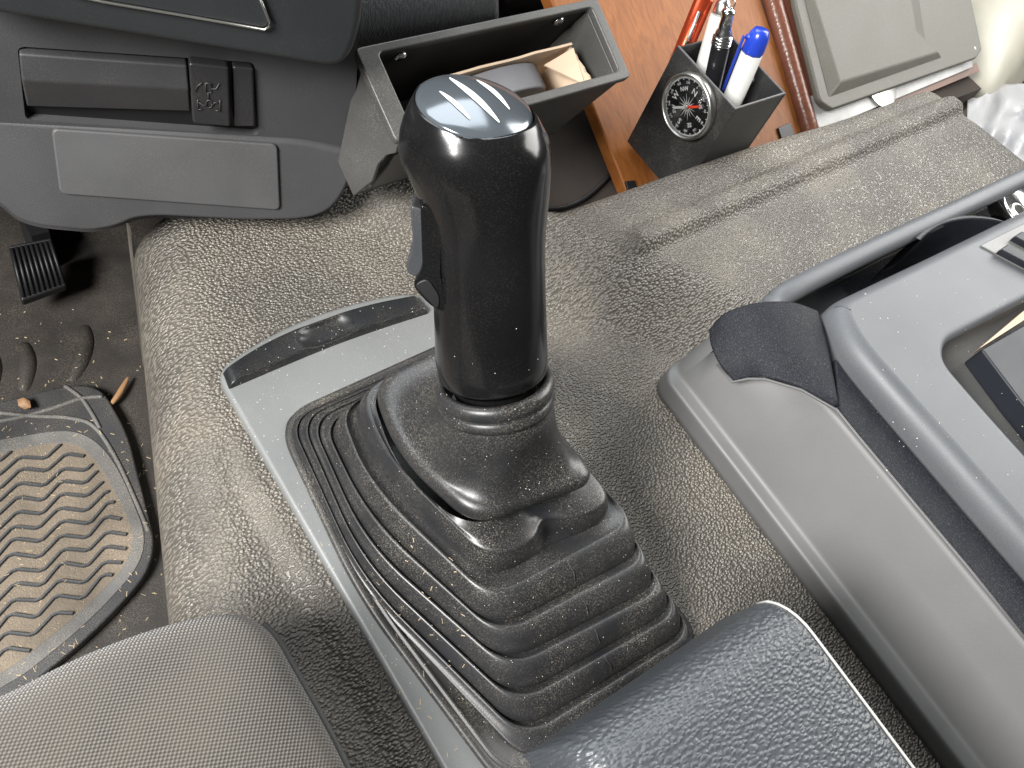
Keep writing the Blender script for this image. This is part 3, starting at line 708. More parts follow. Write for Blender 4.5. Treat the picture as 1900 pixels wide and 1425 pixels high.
# flange on the panel
fl = [at(508, 778, .0062), at(662, 1108, .0062), at(940, 1480, .0062), Vector((.2765, -.06, .0062)), Vector((.264, .2115, .0062))]
rf = [.024, .03, .02, .02, .024]
low = [p.copy() for p in CR_[0]]
rings = [ring(fl, rf), ring(fl, rf, .0004, .0016), ring(fl, rf, .0015, .0024), ring(fl, rf, .0038, .0026), ring(fl, rf, .0047, .0016), ring(fl, rf, .0052, .0016), ring(fl, rf, .0060, .0026), ring(fl, rf, .0070, .0027), ring(fl, rf, .0078, .0014),
         ring([Vector((p.x, p.y, .0076)) for p in low], rad, -.0045), ring([Vector((p.x, p.y, .0070)) for p in low], rad, .004)]
adopt(loft('flange', rings, M['boot_dirty']), boot)
def mixq(a, b_, t, za, dz):
    """corners between two crest rings, height taken from ring za plus dz"""
    return [Vector((a[i].x + (b_[i].x - a[i].x) * t, a[i].y + (b_[i].y - a[i].y) * t, za[i].z + dz)) for i in range(5)]
virt = [Vector((p.x + dx, p.y + dy, .0078)) for p, dx, dy in zip(CR_[0], (-.003, -.003, -.005, .001, .001), (.003, -.003, -.016, -.016, .003))]
for i in range(6):
    c = CR_[i]; hi_ = CR_[i + 1]; lo_ = CR_[i - 1] if i else virt
    pin = .0085 if i == 5 else 0
    fb, gr = (.74, .83) if i < 5 else (.40, .50)
    zm_ = [Vector((c[k].x, c[k].y, (c[k].z + lo_[k].z) / 2)) for k in range(5)]
    gd = .0030 if i else 0
    # from the groove below, up the outer face, over the crest and in under the next fold
    rr = [ring(mixq(c, lo_, gr - .10, lo_, -gd), rad, 0, 0, pin * .3), ring(mixq(c, lo_, fb, lo_, -gd * .45), rad, 0, 0, pin * .5), ring(mixq(c, lo_, fb - .02, lo_, .0004), rad, 0, 0, pin * .7), ring(mixq(c, lo_, fb * .80, zm_, -.0012), rad, 0, 0, pin * .9), ring(mixq(c, lo_, fb * .48, c, -.0026), rad, 0, 0, pin), ring(mixq(c, lo_, fb * .24, c, -.0009), rad, 0, 0, pin), ring(mixq(c, lo_, .08, c, -.0001), rad, 0, 0, pin), ring(c, rad, .0004, -.0001, pin)]
    if i < 4:
        rr += [ring(mixq(c, hi_, .10, c, -.0012), rad), ring(mixq(c, hi_, .20, c, -.0030), rad), ring(mixq(c, hi_, .40, c, -.0038), rad)]
    elif i == 4:
        rr += [ring(mixq(c, hi_, .10, c, -.0008), rad), ring(mixq(c, hi_, .30, c, -.0028), rad, 0, 0, 0), ring(mixq(c, hi_, .60, c, -.0034), rad, 0, 0, .004), ring(mixq(c, hi_, .85, c, -.0034), rad, 0, 0, .009)]
    else:
        rr += [ring(mixq(c, hi_, .2, c, .0003), rad, 0, 0, pin), ring(mixq(c, hi_, .6, c, -.0005), rad, 0, 0, pin * .5), ring(mixq(c, hi_, 1.2, c, .0005), rad)]
    adopt(loft('fold', rr, M['boot']), boot)
for i in range(1, 5):
    c = CR_[i]; lo_ = CR_[i - 1]
    a = c[2].lerp(c[3], .5); b_ = lo_[2].lerp(lo_[3], .5)
    p = [Vector((a.x, a.y, a.z + .0001)), a.lerp(b_, .2) + Vector((random.uniform(-.0006, .0006), 0, .0012)), a.lerp(b_, .42) + Vector((random.uniform(-.0006, .0006), 0, .0018)), a.lerp(b_, .6) + Vector((0, 0, .0008))]
    adopt(tube('mould_seam', catmull(p, 4), .00028, M['boot_dirty'], None, 6), boot)
# top cover: skirt up to the neck
AX = Vector((-.01, .545, .835)).normalized()
NK = at(918, 716, .118)
e1 = (RIGHT - AX * RIGHT.dot(AX)).normalized(); e2 = AX.cross(e1)
def circ(c, r, ax=AX, n=None, r2=None, ph=0.0):
    n = n or len(ring(CR_[6], rad)); a = e1; b_ = ax.cross(a).normalized(); a = b_.cross(ax)
    return [c + a * math.cos(2 * math.pi * j / n + ph) * r + b_ * math.sin(2 * math.pi * j / n + ph) * (r2 or r) for j in range(n)]
top = CR_[6]; base_r = ring(top, [.018, .028, .017, .012, .016])
nk_r = .0265
def best_phase(rg, c):
    best = None
    for s in (1, -1):
        for k in range(0, 360, 3):
            n = len(rg); a = [c + (e1 * math.cos(s * 2 * math.pi * j / n + math.radians(k)) + e2 * math.sin(s * 2 * math.pi * j / n + math.radians(k))) * nk_r for j in range(n)]
            e = sum((a[j] - rg[j]).length for j in range(0, n, 5))
            if best is None or e < best[0]: best = (e, s, math.radians(k))
    return best
_, sg, ph0 = best_phase(base_r, NK)
def nring(h, r): 
    n = len(base_r); return [NK + AX * h + (e1 * math.cos(sg * 2 * math.pi * j / n + ph0) + e2 * math.sin(sg * 2 * math.pi * j / n + ph0)) * r for j in range(n)]
skirt = [ring(top, [.018, .028, .017, .012, .016], .0022, -.0100), ring(top, [.018, .028, .017, .012, .016], .0006, -.0088), ring(top, [.018, .028, .017, .012, .016], .0, -.0060), ring(top, [.018, .028, .017, .012, .016], .0006, -.0020), ring(top, [.018, .028, .017, .012, .016], .0022, .0008)]
b4 = skirt[-1]; n0 = nring(-.014, nk_r + .0015)
for t in (.12, .26, .42, .58, .74, .88, 1.0):
    rg = []
    for j in range(len(b4)):
        p = b4[j].lerp(n0[j], t)
        zz = b4[j].z + (n0[j].z - b4[j].z) * (t ** 2.3)
        rg.append(Vector((p.x, p.y, zz)))
    skirt.append(rg)
skirt += [nring(-.010, nk_r + .0004)]
adopt(loft('cover', skirt, M['boot']), boot)
col = [nring(-.0101, nk_r + .0003), nring(-.0095, nk_r + .0018), nring(-.0070, nk_r + .0026), nring(-.0045, nk_r + .0016), nring(-.0036, nk_r + .0008), nring(-.0026, nk_r + .0016), nring(.0002, nk_r + .0026), nring(.003, nk_r + .0022), nring(.0045, nk_r + .0004), nring(.0046, nk_r - .0015), nring(.002, nk_r - .003), nring(-.008, nk_r - .004)]
adopt(loft('collar', col, M['boot']), boot)

# ---- gear lever
lev = thing('gear_lever', 'glossy black gear lever knob with three white stripes on its cap', 'gear lever', NK)
adopt(lathe('sleeve', [(-.03, .019), (-.004, .0195), (.012, .0225), (.016, .0235), (.02, .0235)], NK, AX, M['knob'], None, 40), lev)
pn = AX.cross(e1).normalized()
NS = 64
rows = [(692, 818, 1013), (684, 811, 1018), (660, 806, 1018), (600, 804, 1016), (540, 802, 1014), (480, 799, 1013), (430, 795, 1015), (385, 785, 1020), (350, 772, 1024), (320, 758, 1026), (290, 744, 1025), (265, 737, 1020), (245, 737, 1010)]
krings = []
for k, (y, xa, xb) in enumerate(rows):
    c = on_plane((xa + xb) / 2, y, NK, pn); d = (c - EYE).dot(FWD); r = (xb - xa) / 2 * d / F * .985
    t = sm(330, 240, y)
    krings.append([c + e1 * math.cos(2 * math.pi * j / NS) * r + (pn * math.sin(2 * math.pi * j / NS)) * r * (1.0 - .02 * t) for j in range(NS)])
# knob head closes in to the cap's seat
capc = on_plane(882, 199, NK, pn)
nc = (RIGHT * .25 - DOWN * .70 - FWD * .66).normalized()
maj = (RIGHT * .935 + DOWN * .355); maj = (maj - nc * maj.dot(nc)).normalized(); mnr = nc.cross(maj)
dcp = (capc - EYE).dot(FWD); ca = 114 * dcp / F; cbm = 127 * dcp / F
def capring(s, h): 
    rg = []
    for j in range(NS):
        a = 2 * math.pi * j / NS; rg.append(capc + maj * math.cos(a) * ca * s + mnr * math.sin(a) * cbm * s + nc * h)
    return rg
def align(rg, ref):
    n = len(rg); best = None
    for s in (1, -1):
        for k in range(n):
            c = [rg[(s * j + k) % n] for j in range(n)]; e = sum((c[j] - ref[j]).length for j in range(0, n, 4))
            if best is None or e < best[0]: best = (e, c)
    return best[1]
last = krings[-1]; seat_ring = align(capring(1.0, 0), last); seat_in = align(capring(.985, -.0006), last)
b_prev = krings[-2]
for t in (.3, .55, .78, .92):
    rg = []
    for j in range(NS):
        # quadratic bulge so that the shoulder stays round
        ctrl = last[j] + (last[j] - b_prev[j]) * 1.6
        rg.append(last[j] * (1 - t) ** 2 + ctrl * 2 * t * (1 - t) + seat_ring[j] * t * t)
    krings.append(rg)
krings += [seat_ring, seat_in, align(capring(.97, -.002), last)]
knob = adopt(loft('knob', krings, M['knob'], None, True, True), lev)
crs = [capring(.972, -.0022), capring(.975, .0), capring(.965, .0006)] + [capring(s, .0006 + .0062 * (1 - s * s)) for s in (.93, .85, .74, .6, .45, .3, .15, .03)]
capo = loft('cap', crs, M['cap'], None, False, True)
bv = BVHTree.FromObject(capo, bpy.context.evaluated_depsgraph_get())
def under(px, py, bv_):
    r = ray(px, py).normalized(); h = bv_.ray_cast(EYE, r); return (h[0], h[1]) if h[0] is not None else (None, None)
def child(o, p): 
    o.parent = p; o.matrix_parent_inverse = p.matrix_world.inverted(); return o
bpy.context.view_layer.update()
child(capo, knob)
for (xa, ya, xb, yb, w, bow) in ((834, 146, 926, 228, 10.5, 5), (816, 171, 872, 222, 8, 3), (884, 150, 945, 204, 7.5, 5)):
    V = []; Fc = []; n = 26; ok = True
    nx, ny = -(yb - ya), (xb - xa); ln = math.hypot(nx, ny); nx /= ln; ny /= ln
    for i in range(n + 1):
        t = i / n; wd_ = w * (math.sin(math.pi * (t * .94 + .03)) ** .7); b_ = -bow * math.sin(math.pi * t)
        for s in (-.5, 0, .5):
            p, nn = under(xa + (xb - xa) * t + nx * (s * wd_ + b_), ya + (yb - ya) * t + ny * (s * wd_ + b_), bv)
            if p is None: p, nn = V[-1] if V else (capc, nc)
            V.append((p, nn))
    V = [p + nn * (.0004 if nn.dot(nc) > 0 else -.0004) for p, nn in V]
    for i in range(n):
        for j in range(2): a = i * 3 + j; Fc.append((a, a + 1, a + 4, a + 3))
    child(mesh('stripe', V, Fc, M['white']), knob)
# range switch on the left of the grip
vn = -FWD
def ks(px, py, off=0.0): return on_plane(px, py, NK + AX * .12 + vn * off, pn)
sw = fillet([ks(x, y) for x, y in ((767, 362), (798, 374), (806, 420), (806, 455), (793, 492), (764, 492), (757, 474), (772, 432), (768, 395))], [.002, .003, .006, .008, .004, .004, .004, .006, .006])
o = prism('range_switch', [p - pn * .012 for p in sw], pn * .024, M['switch'], bevel=.003, seg=4); child(o, knob)
rs = fillet([ks(x, y) for x, y in ((786, 350), (812, 372), (824, 430), (822, 490), (836, 520), (828, 552), (800, 534), (770, 500), (790, 470))], .004)
o = prism('switch_bezel', [p - pn * .0165 for p in rs], pn * .033, M['knob'], bevel=.004, seg=4); child(o, knob)
pk = fillet([ks(x, y) for x, y in ((774, 498), (800, 486), (822, 520), (818, 545))], .003)
o = prism('switch_slot', [p - pn * .0172 for p in pk], pn * .0344, M['black'], bevel=.002, seg=3); child(o, knob)

# ================================================================== right console
con = thing('centre_console', 'silver grey centre console with a dark trim strip and open tray', 'console', (.45, 0, 0))
def A3(l): return [at(*p) for p in l]
# long side: chamfer foot, highlight edge, broad face, up to the trim strip
Yf_, Yb_ = .112, -.36
prof = [(.3695, -.004), (.3688, .004), (.3675, .0150), (.3674, .0170), (.3677, .0182), (.3690, .0192), (.3700, .0196), (.3735, .0212), (.3748, .0220), (.3757, .0232), (.3764, .0248), (.3778, .0285), (.3860, .0470), (.3945, .0665), (.4000, .0790), (.4010, .0812), (.4022, .0824), (.4040, .0830), (.412, .0832)]
rows_ = []
for k in range(41):
    t = k / 40; Y = Yf_ + (Yb_ - Yf_) * t
    rows_.append([Vector((x, Y, z - .010 * sm(.055, .08, z) * sm(.035, .07, Y))) for x, z in prof])
# rounded nose: the profile turns the corner to the right
nose = []
for k in range(1, 13):
    a = math.pi / 2 * k / 12
    row = []
    for x, z in prof:
        r0 = .014
        row.append(Vector((x + r0 - math.cos(a) * r0, Yf_ + math.sin(a) * r0 - max(0, z) * .06, z - .010 * sm(.055, .085, z))))
    nose.append(row)
tail = [[Vector((.95, p.y, p.z)) for p in nose[-1]]]
allr = list(reversed(rows_)) + nose + tail
V = [p for r in allr for p in r]; n = len(prof); Fc = [(i * n + j, i * n + j + 1, (i + 1) * n + j + 1, (i + 1) * n + j) for i in range(len(allr) - 1) for j in range(n - 1)]
o = mesh('side_panel', V, Fc, M['con_side'], recalc=False)
c = o.data.polygons[20 * (n - 1) + 5]
if c.normal.dot(EYE - c.center) < 0: o.data.flip_normals()
m_ = o.modifiers.new('thick', 'SOLIDIFY'); m_.thickness = .003; m_.offset = -1
adopt(o, con)
zc = .087
# dark trim: rounded cap at the nose running back as a strip
trim = [(1316, 612), (1345, 580), (1403, 562), (1470, 562), (1516, 577), (1527, 600), (1545, 660), (1571, 704), (1735, 898), (1960, 1162), (1960, 1245), (1676, 898), (1600, 808), (1554, 755), (1487, 718), (1419, 698), (1385, 698), (1362, 706), (1335, 676)]
strip = [(1550, 664), (1577, 704), (1742, 898), (1970, 1162), (1960, 1247), (1674, 899), (1598, 809), (1556, 757)]
adopt(prism('trim_strip', fillet([at(x, y, .0842) for x, y in strip], [0, .02, 0, 0, 0, 0, .01, .004], 5), (0, 0, -.006), M['con_dark'], bevel=.0012, seg=4), con)
capg = [((1316, 612, .060), (1345, 581, .0735), (1403, 562, .0855), (1470, 561, .0890), (1517, 577, .0885)),
        ((1319, 640, .060), (1360, 618, .0730), (1415, 606, .0845), (1478, 606, .0888), (1530, 612, .0885)),
        ((1335, 676, .059), (1375, 662, .0705), (1425, 655, .0820), (1484, 660, .0880), (1540, 662, .0885)),
        ((1362, 707, .058), (1392, 700, .067), (1425, 700, .0770), (1490, 718, .0850), (1556, 752, .0878))]
adopt(patch('trim_cap', [[at(*p) for p in r] for r in capg], M['con_dark'], None, 6, .006), con)
# thin bright edge along the strip
adopt(tube('strip_edge', [at(x, y, z) for x, y, z in ((1330, 676, .055), (1359, 709, .057), (1388, 703, .066), (1419, 703, .073), (1487, 723, .082), (1552, 760, .0846), (1594, 812, .0838), (1670, 903, .0836), (1800, 1058, .0836), (1956, 1252, .0836))], .0009, M['con_side'], None, 8), con)
# upper body
zu = .100
ub = [(1522, 590), (1535, 570), (1571, 553), (1710, 487), (1900, 394), (2060, 318), (2400, 500), (2400, 1500), (1970, 1135), (1750, 880), (1593, 702), (1554, 652)]
pock = [(1738, 668), (1742, 622), (1775, 604), (1900, 540), (2080, 450), (2300, 640), (2150, 1000), (1980, 940), (1830, 775)]
pock2 = [(1806, 451), (1925, 390), (2050, 450), (1960, 505), (1910, 500)]
P1 = fillet([at(x, y, zu) for x, y in pock], [.012, .010, .012, 0, .01, .01, .01, .01, .03], 6)
P2 = fillet([at(x, y, zu) for x, y in pock2], [.003, 0, .003, .003, .003], 4)
OB = fillet([at(x, y, zu - .014) for x, y in ub], [.03, .03, .02, 0, 0, 0, 0, 0, 0, .02, .03, .03], 8)
def inset2(loop, d, dz, sign):
    n = len(loop); out = []
    for i in range(n):
        a = loop[i - 1]; b_ = loop[(i + 1) % n]; t = Vector((b_.x - a.x, b_.y - a.y, 0))
        if t.length < 1e-9: t = Vector((1, 0, 0))
        t.normalize(); out.append(loop[i] + Vector((-t.y, t.x, 0)) * d * sign + Vector((0, 0, dz)))
    return out
area = sum(OB[i - 1].x * OB[i].y - OB[i].x * OB[i - 1].y for i in range(len(OB)))
sg_ = 1 if area > 0 else -1
areaP = sum(P1[i - 1].x * P1[i].y - P1[i].x * P1[i - 1].y for i in range(len(P1))); sp_ = 1 if areaP > 0 else -1
RB = .011; steps = 8; rgs = [[p - Vector((0, 0, .03)) for p in OB]]
for k in range(steps + 1):
    a = math.pi / 2 * k / steps; rgs.append(inset2(OB, RB * (1 - math.cos(a)), .014 * math.sin(a), sg_))
n = len(OB); V = [p for r in rgs for p in r]; Fc = [(i * n + j, i * n + (j + 1) % n, (i + 1) * n + (j + 1) % n, (i + 1) * n + j) for i in range(len(rgs) - 1) for j in range(n)]
loops = [rgs[-1], P1]; off0 = len(V) - n; tris = tessellate_polygon([[Vector((p.x, p.y, 0)) for p in l] for l in loops])
idx = list(range(off0, off0 + n))
for l in (P1,): idx += list(range(len(V), len(V) + len(l))); V += list(l)
Fc += [tuple(idx[i] for i in t) for t in tris]
# rounded lips going down into the openings
for l, r_ in ((P1, .006),):
    ar = sum(l[i - 1].x * l[i].y - l[i].x * l[i - 1].y for i in range(len(l))); sg2 = 1 if ar > 0 else -1
    m0 = idx[n] if l is P1 else idx[n + len(P1)]; prev = list(range(m0, m0 + len(l)))
    for k in range(1, 6):
        a = math.pi / 2 * k / 5; q = inset2(l, r_ * math.sin(a), -r_ * (1 - math.cos(a)) - (.012 if k == 5 and l is P2 else 0), sg2)
        cur = list(range(len(V), len(V) + len(l))); V += q
        for j in range(len(l)): Fc.append((prev[j], prev[(j + 1) % len(l)], cur[(j + 1) % len(l)], cur[j]))
        prev = cur
o = mesh('upper_body', V, Fc, M['con_top'], recalc=True); adopt(o, con)
for f in o.data.polygons:
    if len(f.vertices) == 3: f.use_smooth = False
# pocket: sloping walls and floor
pc = sum(P1, Vector()) / len(P1)
rg0 = [p + Vector((0, 0, -.0055)) for p in inset2(P1, .0055, 0, sp_)]; rg1 = [p.lerp(pc, .10) + Vector((0, 0, -.020)) for p in P1]; rg2 = [p.lerp(pc, .22) + Vector((0, 0, -.028)) for p in P1]
o = loft('pocket', [rg0, rg1, rg2], M['con_pocket'], None, False, True); adopt(o, con)
adopt(prism('button_surround', fillet([at(x, y, zu + .0012) for x, y in ((1818, 455), (1925, 402), (2060, 470), (1960, 530))], .003, 4), (0, 0, -.003), M['con_pocket'], bevel=.0008, seg=2), con)
for k, (xa, ya) in enumerate(((1856, 462), (1882, 438))):
    q = [at(x, y, zu + .006) for x, y in ((xa, ya), (xa + 110, ya + 58), (xa + 126, ya + 46), (xa + 16, ya - 10))]
    adopt(prism('rocker_button', q, (0, 0, -.006), M['con_navy'], bevel=.0012, seg=3), con)
sq = [at(x, y, zu - .010) for x, y in ((1822, 648), (2010, 540), (2160, 690), (1990, 860), (1890, 738))]
adopt(prism('screen', sq, (0, 0, -.018), M['screen'], bevel=.0015, seg=3), con)
adopt(prism('paper_edge', [at(x, y, zu - .0095) for x, y in ((1818, 646), (1905, 572), (1980, 530), (1975, 546), (1905, 590))], (0, 0, -.01), M['card']), con)
# rear rail, trough and tray end
rail = [at(1432, 566, .074), at(1448, 552, .080)] + [at(x, y, .083) for x, y in ( (1500, 522), (1600, 472), (1700, 425), (1800, 378), (1900, 330), (2000, 284))]
adopt(tube('rail', catmull(rail, 4), .0075, M['con_top'], None, 20), con)
tr = [at(x, y, .030) for x, y in ((1440, 580), (1900, 352), (2010, 300), (2080, 440), (1560, 690))]
adopt(prism('trough', tr, (0, 0, -.006), M['con_navy']), con)
# curved tray wall
cw = catmull([at(x, y, .088) for x, y in ((1697, 440), (1715, 424), (1745, 408), (1790, 400), (1840, 404), (1875, 415))], 5)
adopt(loft('tray_wall', [[p + Vector((0, 0, -.055)) for p in cw], [p + Vector((0, 0, -.002)) for p in cw], cw, [p + Vector((.0028, -.0038, 0)) for p in cw], [p + Vector((.003, -.004, -.002)) for p in cw], [p + Vector((.003, -.004, -.055)) for p in cw]], M['con_navy'], None, closed=False), con)
# chrome rimmed tin in the trough
tin = at(1905, 392, .075)
tn = thing('round_tin', 'round tin with a bright rim at the right edge of the console', 'tin', tin - Vector((0, 0, .01)))
adopt(lathe('rim', [(-.01, .030), (.004, .030), (.0055, .0293), (.0055, .0278), (.003, .0272)], tin, (0, -.1, 1), M['chrome'], None, 48), tn)
adopt(lathe('lid', [(0, .0272), (.002, .0270)], tin, (0, -.1, 1), M['penblack'], None, 48), tn)
adopt(lathe('stud', [(.002, .008), (.004, .0075), (.0045, .006), (.003, .0055)], tin + Vector((-.014, .003, 0)), (0, -.1, 1), M['steel'], None, 24), tn)

# ================================================================== armrest
arm = thing('armrest', 'padded black leather armrest beside the boot with pale piping', 'armrest', (.2, -.2, .06))
ax0, ax1, ay0, ay1, az0, az1 = .128, .2555, -.42, -.022, .074, .128
nu, nv = 34, 60; R = .020
secs = []
for j in range(nv + 1):
    t = j / nv; Y = ay1 + (ay0 - ay1) * t ** 1.4
    fd = ay1 - Y; rf_ = .022
    drop = 0 if fd > rf_ else (rf_ - math.sqrt(max(0, rf_ * rf_ - (rf_ - fd) ** 2))) * .95
    zt_ = az1 - drop; sec = []
    for i in range(nu + 1):
        s = i / nu; X = ax0 + (ax1 - ax0) * s
        ed = min(s, 1 - s) * (ax1 - ax0); rr = .012 if s < .5 else .004
        dz = 0 if ed > rr else (rr - math.sqrt(max(0, rr * rr - (rr - ed) ** 2)))
        crown = .004 * (1 - (2 * s - 1) ** 2)
        sec.append(Vector((X, Y - .004 * (s - .5), zt_ - dz * .9 + crown)))
    sec = [Vector((ax0 + .001, Y, max(az0, zt_ - .045)))] + sec + [Vector((ax1 - .001, Y, max(az0, zt_ - .045)))]
    secs.append(sec)
front_sec = [Vector((p.x, p.y + .002, az0 + .0)) for p in secs[0]]
adopt(loft('cushion', [front_sec] + secs, M['armrest'], None, closed=False), arm)
pth = []
for k in range(0, 46):
    Y = ay1 + (ay0 - ay1) * (k / 45) ** 1.4; fd = ay1 - Y; rf_ = .022
    drop = 0 if fd > rf_ else (rf_ - math.sqrt(max(0, rf_ * rf_ - (rf_ - fd) ** 2))) * .95
    pth.append(Vector((ax1 - .0002, Y - .002, az1 - drop - .0022)))
adopt(tube('piping', pth, .0008, M['piping'], None, 10), arm)
adopt(lathe('hinge_pin', [(0, .005), (.004, .005), (.006, .003)], (ax0 - .004, ay1 - .012, az1 - .045), (-1, .6, 0), M['chrome'], None, 20), arm)
adopt(box('base', (ax0 + .004, ay0, az0 - .012), (ax1 - .004, ay1 - .012, az0 + .002), M['black'], None, .002), arm)
adopt(box('bracket', (.165, -.40, .004), (.225, -.30, az0 - .011), M['black'], None, .003), arm)

# ================================================================== driver's seat
seat = thing('driver_seat', 'grey woven fabric driver seat cushion at the lower left', 'seat', (-.15, -.1, -.26))
zs = .06
edge = catmull([at(x, y, zs) for x, y in ((-420, 1440), (-200, 1370), (0, 1288), (120, 1228), (230, 1182), (340, 1148), (420, 1136), (470, 1146), (510, 1180), (545, 1240), (585, 1310), (622, 1380), (655, 1450), (700, 1560), (760, 1720))], 6)
ctr = at(120, 1900, zs); ctr = Vector((-.10, -.12, zs))
rings = []
def seat_ring(s, z): return [Vector((ctr.x + (p.x - ctr.x) * s, ctr.y + (p.y - ctr.y) * s, z)) for p in edge]
for s, z in ((.90, -.13), (.94, -.10), (.965, -.03), (.985, zs - .045), (.997, zs - .022), (1.0, zs - .010), (.996, zs), (.975, zs + .0085), (.94, zs + .0135), (.88, zs + .0185), (.78, zs + .023), (.6, zs + .027), (.35, zs + .029), (.02, zs + .030)):
    rings.append(seat_ring(s, z))
adopt(loft('cushion', rings, M['weave'], None, closed=False), seat)
pp = [p + Vector((.0006, 0, -.006)) for p in edge[44:]]
adopt(tube('piping', pp, .0022, M['seat_piping'], None, 8), seat)
adopt(box('seat_frame', (-.30, -.28, -.262), (-.04, -.02, -.10), M['black'], None, .01), seat)

# ================================================================== rubber floor mat
zm = -.250
mt = thing('floor_mat', 'dusty rubber floor mat with zigzag ribs in the footwell', 'floor mat', (0, .3, -.262))
def mp_(l, z): return [at(x, y, z) for x, y in l]
mo = fillet(mp_([(-420, 860), (-60, 760), (130, 712), (188, 718), (236, 800), (297, 1040), (180, 1170), (55, 1272), (-420, 1520)], zm), [0, .03, .015, .015, .02, .03, .03, .01, 0])
adopt(prism('base', mo, (0, 0, -.011), M['mat'], bevel=.002, seg=3), mt)
bo_ = mp_([(-420, 920), (-40, 822), (125, 795), (178, 815), (222, 870), (284, 1022), (170, 1150), (40, 1255), (-420, 1500)], zm + .0008)
bo_ = fillet(bo_, [0, .02, .02, .02, .03, .03, .03, .01, 0])
bi_ = mp_([(-400, 945), (-30, 846), (118, 817), (160, 832), (200, 884), (263, 1018), (158, 1130), (25, 1236), (-400, 1465)], zm + .0008)
bi_ = fillet(bi_, [0, .02, .02, .02, .03, .03, .03, .01, 0])
adopt(prism('border', bo_, (0, 0, -.003), M['mat_grey'], None, [bi_], bevel=.001, seg=2), mt)
adopt(prism('ribbed_field', [p - Vector((0, 0, .0002)) for p in bi_], (0, 0, -.002), M['mat_dust']), mt)
# zigzag ribs clipped to the field
poly2 = [(p.x, p.y) for p in bi_]
def inside(x, y):
    r = False; n = len(poly2); j = n - 1
    for i in range(n):
        xi, yi = poly2[i]; xj, yj = poly2[j]
        if (yi > y) != (yj > y) and x < (xj - xi) * (y - yi) / (yj - yi) + xi: r = not r
        j = i
    return r
pitch = .0112; per = .034
for k in range(25):
    yb_ = .405 - k * pitch
    pts = []; run = []
    x = -.16; jit = random.uniform(-.12, .12); amp = random.uniform(.9, 1.08)
    while x < .12:
        ph_ = ((x + .0045 * k + .0015 * math.sin(x * 40 + k)) / per + jit * .3) % 1.0
        tri = (ph_ / .55 if ph_ < .55 else (1 - ph_) / .45)
        tri = min(1, max(0, (tri - .12) / .76))
        y = yb_ - (x * .04) + .0080 * tri * amp + .0006 * math.sin(x * 90 + k * 1.7)
        if inside(x, y) and inside(x + .004, y): run.append((x, y))
        else:
            if len(run) > 12: pts.append(run)
            run = []
        x += .0012
    if len(run) > 12: pts.append(run)
    for run in pts:
        V = []; Fc = []; w = .0010; hgt = .0026
        for i, (x, y) in enumerate(run):
            x2, y2 = run[min(i + 1, len(run) - 1)]; x1_, y1_ = run[max(i - 1, 0)]
            t = Vector((x2 - x1_, y2 - y1_, 0)).normalized(); nn = Vector((-t.y, t.x, 0))
            p = Vector((x, y, zm + .0006))
            V += [p - nn * w * 1.3, p - nn * w * .8 + Vector((0, 0, hgt)), p + nn * w * .8 + Vector((0, 0, hgt)), p + nn * w * 1.3]
        for i in range(len(run) - 1):
            for j in range(3): a = i * 4 + j; Fc.append((a, a + 1, a + 5, a + 4))
        Fc += [(0, 1, 2, 3), tuple(len(V) - 4 + q for q in (3, 2, 1, 0))]
        adopt(mesh('rib', V, Fc, M['rib'], None, False), mt)
# moulded lines on the mat's front corner
for l in (((-60, 790), (20, 778), (90, 760), (150, 740), (190, 736)), ((0, 766), (60, 772), (130, 776), (175, 792), (215, 850), (252, 930), (275, 985)), ((120, 716), (150, 738), (172, 770), (185, 795))):
    adopt(tube('moulded_line', catmull([at(x, y, zm) for x, y in l], 6), .0018, M['mat_grey'], None, 8), mt)

# ---- pedal and the ribs of the floor
ped = thing('accelerator_pedal', 'black ribbed accelerator pedal in the dark footwell', 'pedal', (.09, .56, -.262))
pq = [at(15, 455, -.20), at(95, 440, -.20), at(124, 530, -.225), at(40, 560, -.225)]
adopt(prism('pad', pq, (0, .004, -.012), M['black'], bevel=.002, seg=2), ped)
pnn = (pq[1] - pq[0]).cross(pq[3] - pq[0]).normalized(); pnn = pnn if pnn.z > 0 else -pnn
for k in range(9):
    t = (k + .5) / 9; a = pq[0].lerp(pq[1], t); b_ = pq[3].lerp(pq[2], t)
    adopt(tube('rib', [a.lerp(b_, .06) + pnn * .0012, a.lerp(b_, .94) + pnn * .0012], .0014, M['black'], None, 8), ped)
adopt(box('arm', (.085, .56, -.262), (.10, .60, -.21), M['black']), ped)
for l in (((45, 640), (52, 680), (45, 730)), ((158, 608), (160, 640), (148, 680), (132, 712)), ((-20, 650), (-12, 690), (-20, 740))):
    fo = tube('floor_rib', catmull([at(x, y, -.2655) for x, y in l], 8), lambda t: .0085 * math.sin(math.pi * (.12 + .76 * t)) ** .6, M['floor'], None, 12)
    fo.parent = bpy.data.objects['floor']

# ---- cable beyond the tunnel
tag(tube('cable', catmull([at(1000, 388, -.04), at(1040, 386, -.052), at(1078, 372, -.052), at(1112, 345, -.052), at(1142, 312, -.052), at(1165, 280, -.052)], 8), .0022, M['cable'], None, 10), 'thin black cable lying on the brown carpet behind the lever', 'cable')

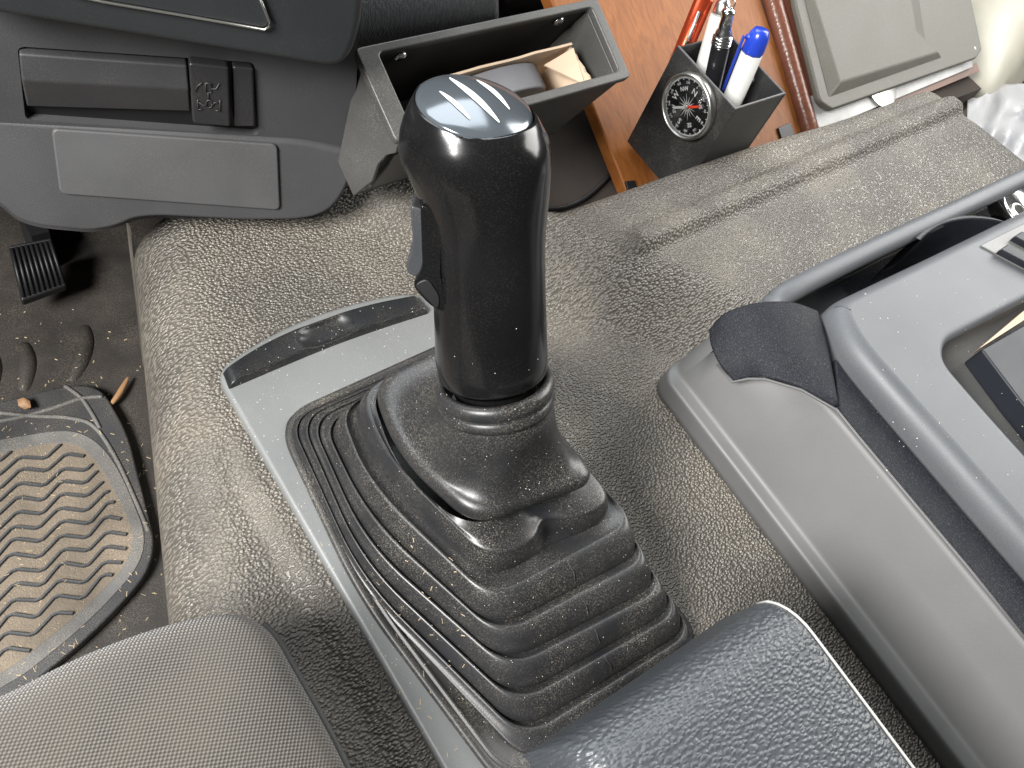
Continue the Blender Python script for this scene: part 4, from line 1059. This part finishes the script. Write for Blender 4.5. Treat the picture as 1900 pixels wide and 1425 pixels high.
# ================================================================== loose debris
def scrap(name, label, cat, l, z, w, mat):
    p = [at(x, y, z) for x, y in l]
    o = tube(name, catmull(p, 4), lambda t: w * (.35 + .65 * math.sin(math.pi * min(1, .12 + t * .85))), mat, None, 6); return tag(o, label, cat)
scrap('twig', 'brown curled twig lying between mat and tunnel', 'twig', ((206, 750), (218, 735), (230, 715), (238, 700)), -.254, .0028, M['leaf'])
lf = mesh('dry_leaf', [at(32, 742, -.244), at(44, 737, -.239), at(56, 744, -.243), at(58, 756, -.241), at(46, 760, -.246), at(34, 753, -.241), at(46, 748, -.2445)], [(0, 1, 6), (1, 2, 6), (2, 3, 6), (3, 4, 6), (4, 5, 6), (5, 0, 6)], M['leaf'])
m_ = lf.modifiers.new('t', 'SOLIDIFY'); m_.thickness = .0006
tag(lf, 'small orange dry leaf scrap on the mat corner', 'leaf')
# straw and grit: far too many to count
dg = bpy.context.evaluated_depsgraph_get(); dg.update()
V = []; Fc = []
def bit(p, n, ln, w, ang):
    n = n.normalized(); a = n.orthogonal().normalized(); b_ = n.cross(a); u = a * math.cos(ang) + b_ * math.sin(ang); v = n.cross(u)
    k = len(V); p = p + n * w * .35
    V.extend([p - u * ln - v * w, p - u * ln + v * w, p + u * ln + v * w, p + u * ln - v * w, p - u * ln * .8 + n * w, p + u * ln * .8 + n * w])
    Fc.extend([(k, k + 4, k + 1), (k + 1, k + 4, k + 5, k + 2), (k + 2, k + 5, k + 3), (k + 3, k + 5, k + 4, k)])
def scatter(n, xr, yr, only, ln, w):
    c = 0
    for _ in range(n * 6):
        if c >= n: break
        px = random.uniform(*xr); py = random.uniform(*yr); r = ray(px, py).normalized()
        hit, loc, nor, idx, ob, mt_ = SC.ray_cast(dg, EYE, r)
        if not hit: continue
        root = ob
        while root.parent: root = root.parent
        if root.name.split('.')[0] not in only: continue
        if nor.dot(r) > 0: nor = -nor
        bit(loc, nor, random.uniform(*ln), random.uniform(*w), random.uniform(0, 6.28)); c += 1
scatter(130, (0, 290), (780, 1290), ('floor_mat', 'floor'), (.0004, .0022), (.0002, .0004))
scatter(40, (0, 320), (560, 1250), ('floor',), (.0004, .0015), (.0003, .0006))
o = stuff(mesh('straw_bits', V, Fc, M['straw'], None, False)); tag(o, 'scattered straw and grit on mat and floor', 'straw')
V = []; Fc = []
scatter(230, (500, 1300), (640, 1400), ('gear_boot',), (.0001, .00024), (.00008, .00015))
scatter(120, (400, 820), (540, 1300), ('lever_panel',), (.0001, .0003), (.0001, .0002))
scatter(60, (1600, 1900), (500, 900), ('centre_console',), (.00015, .0004), (.0001, .00025))
scatter(6, (760, 1030), (560, 720), ('gear_lever',), (.0001, .0002), (.0001, .0002))
o = stuff(mesh('dust_specks', V, Fc, M['speck'], None, False)); tag(o, 'pale dust specks sprinkled over boot and panel', 'dust')
V = []; Fc = []
scatter(46, (560, 860), (1000, 1420), ('gear_boot', 'lever_panel'), (.0004, .0016), (.00012, .00025))
o = stuff(mesh('fibre_bits', V, Fc, M['straw'], None, False)); tag(o, 'fine straw fibres along the edge of the boot', 'straw')
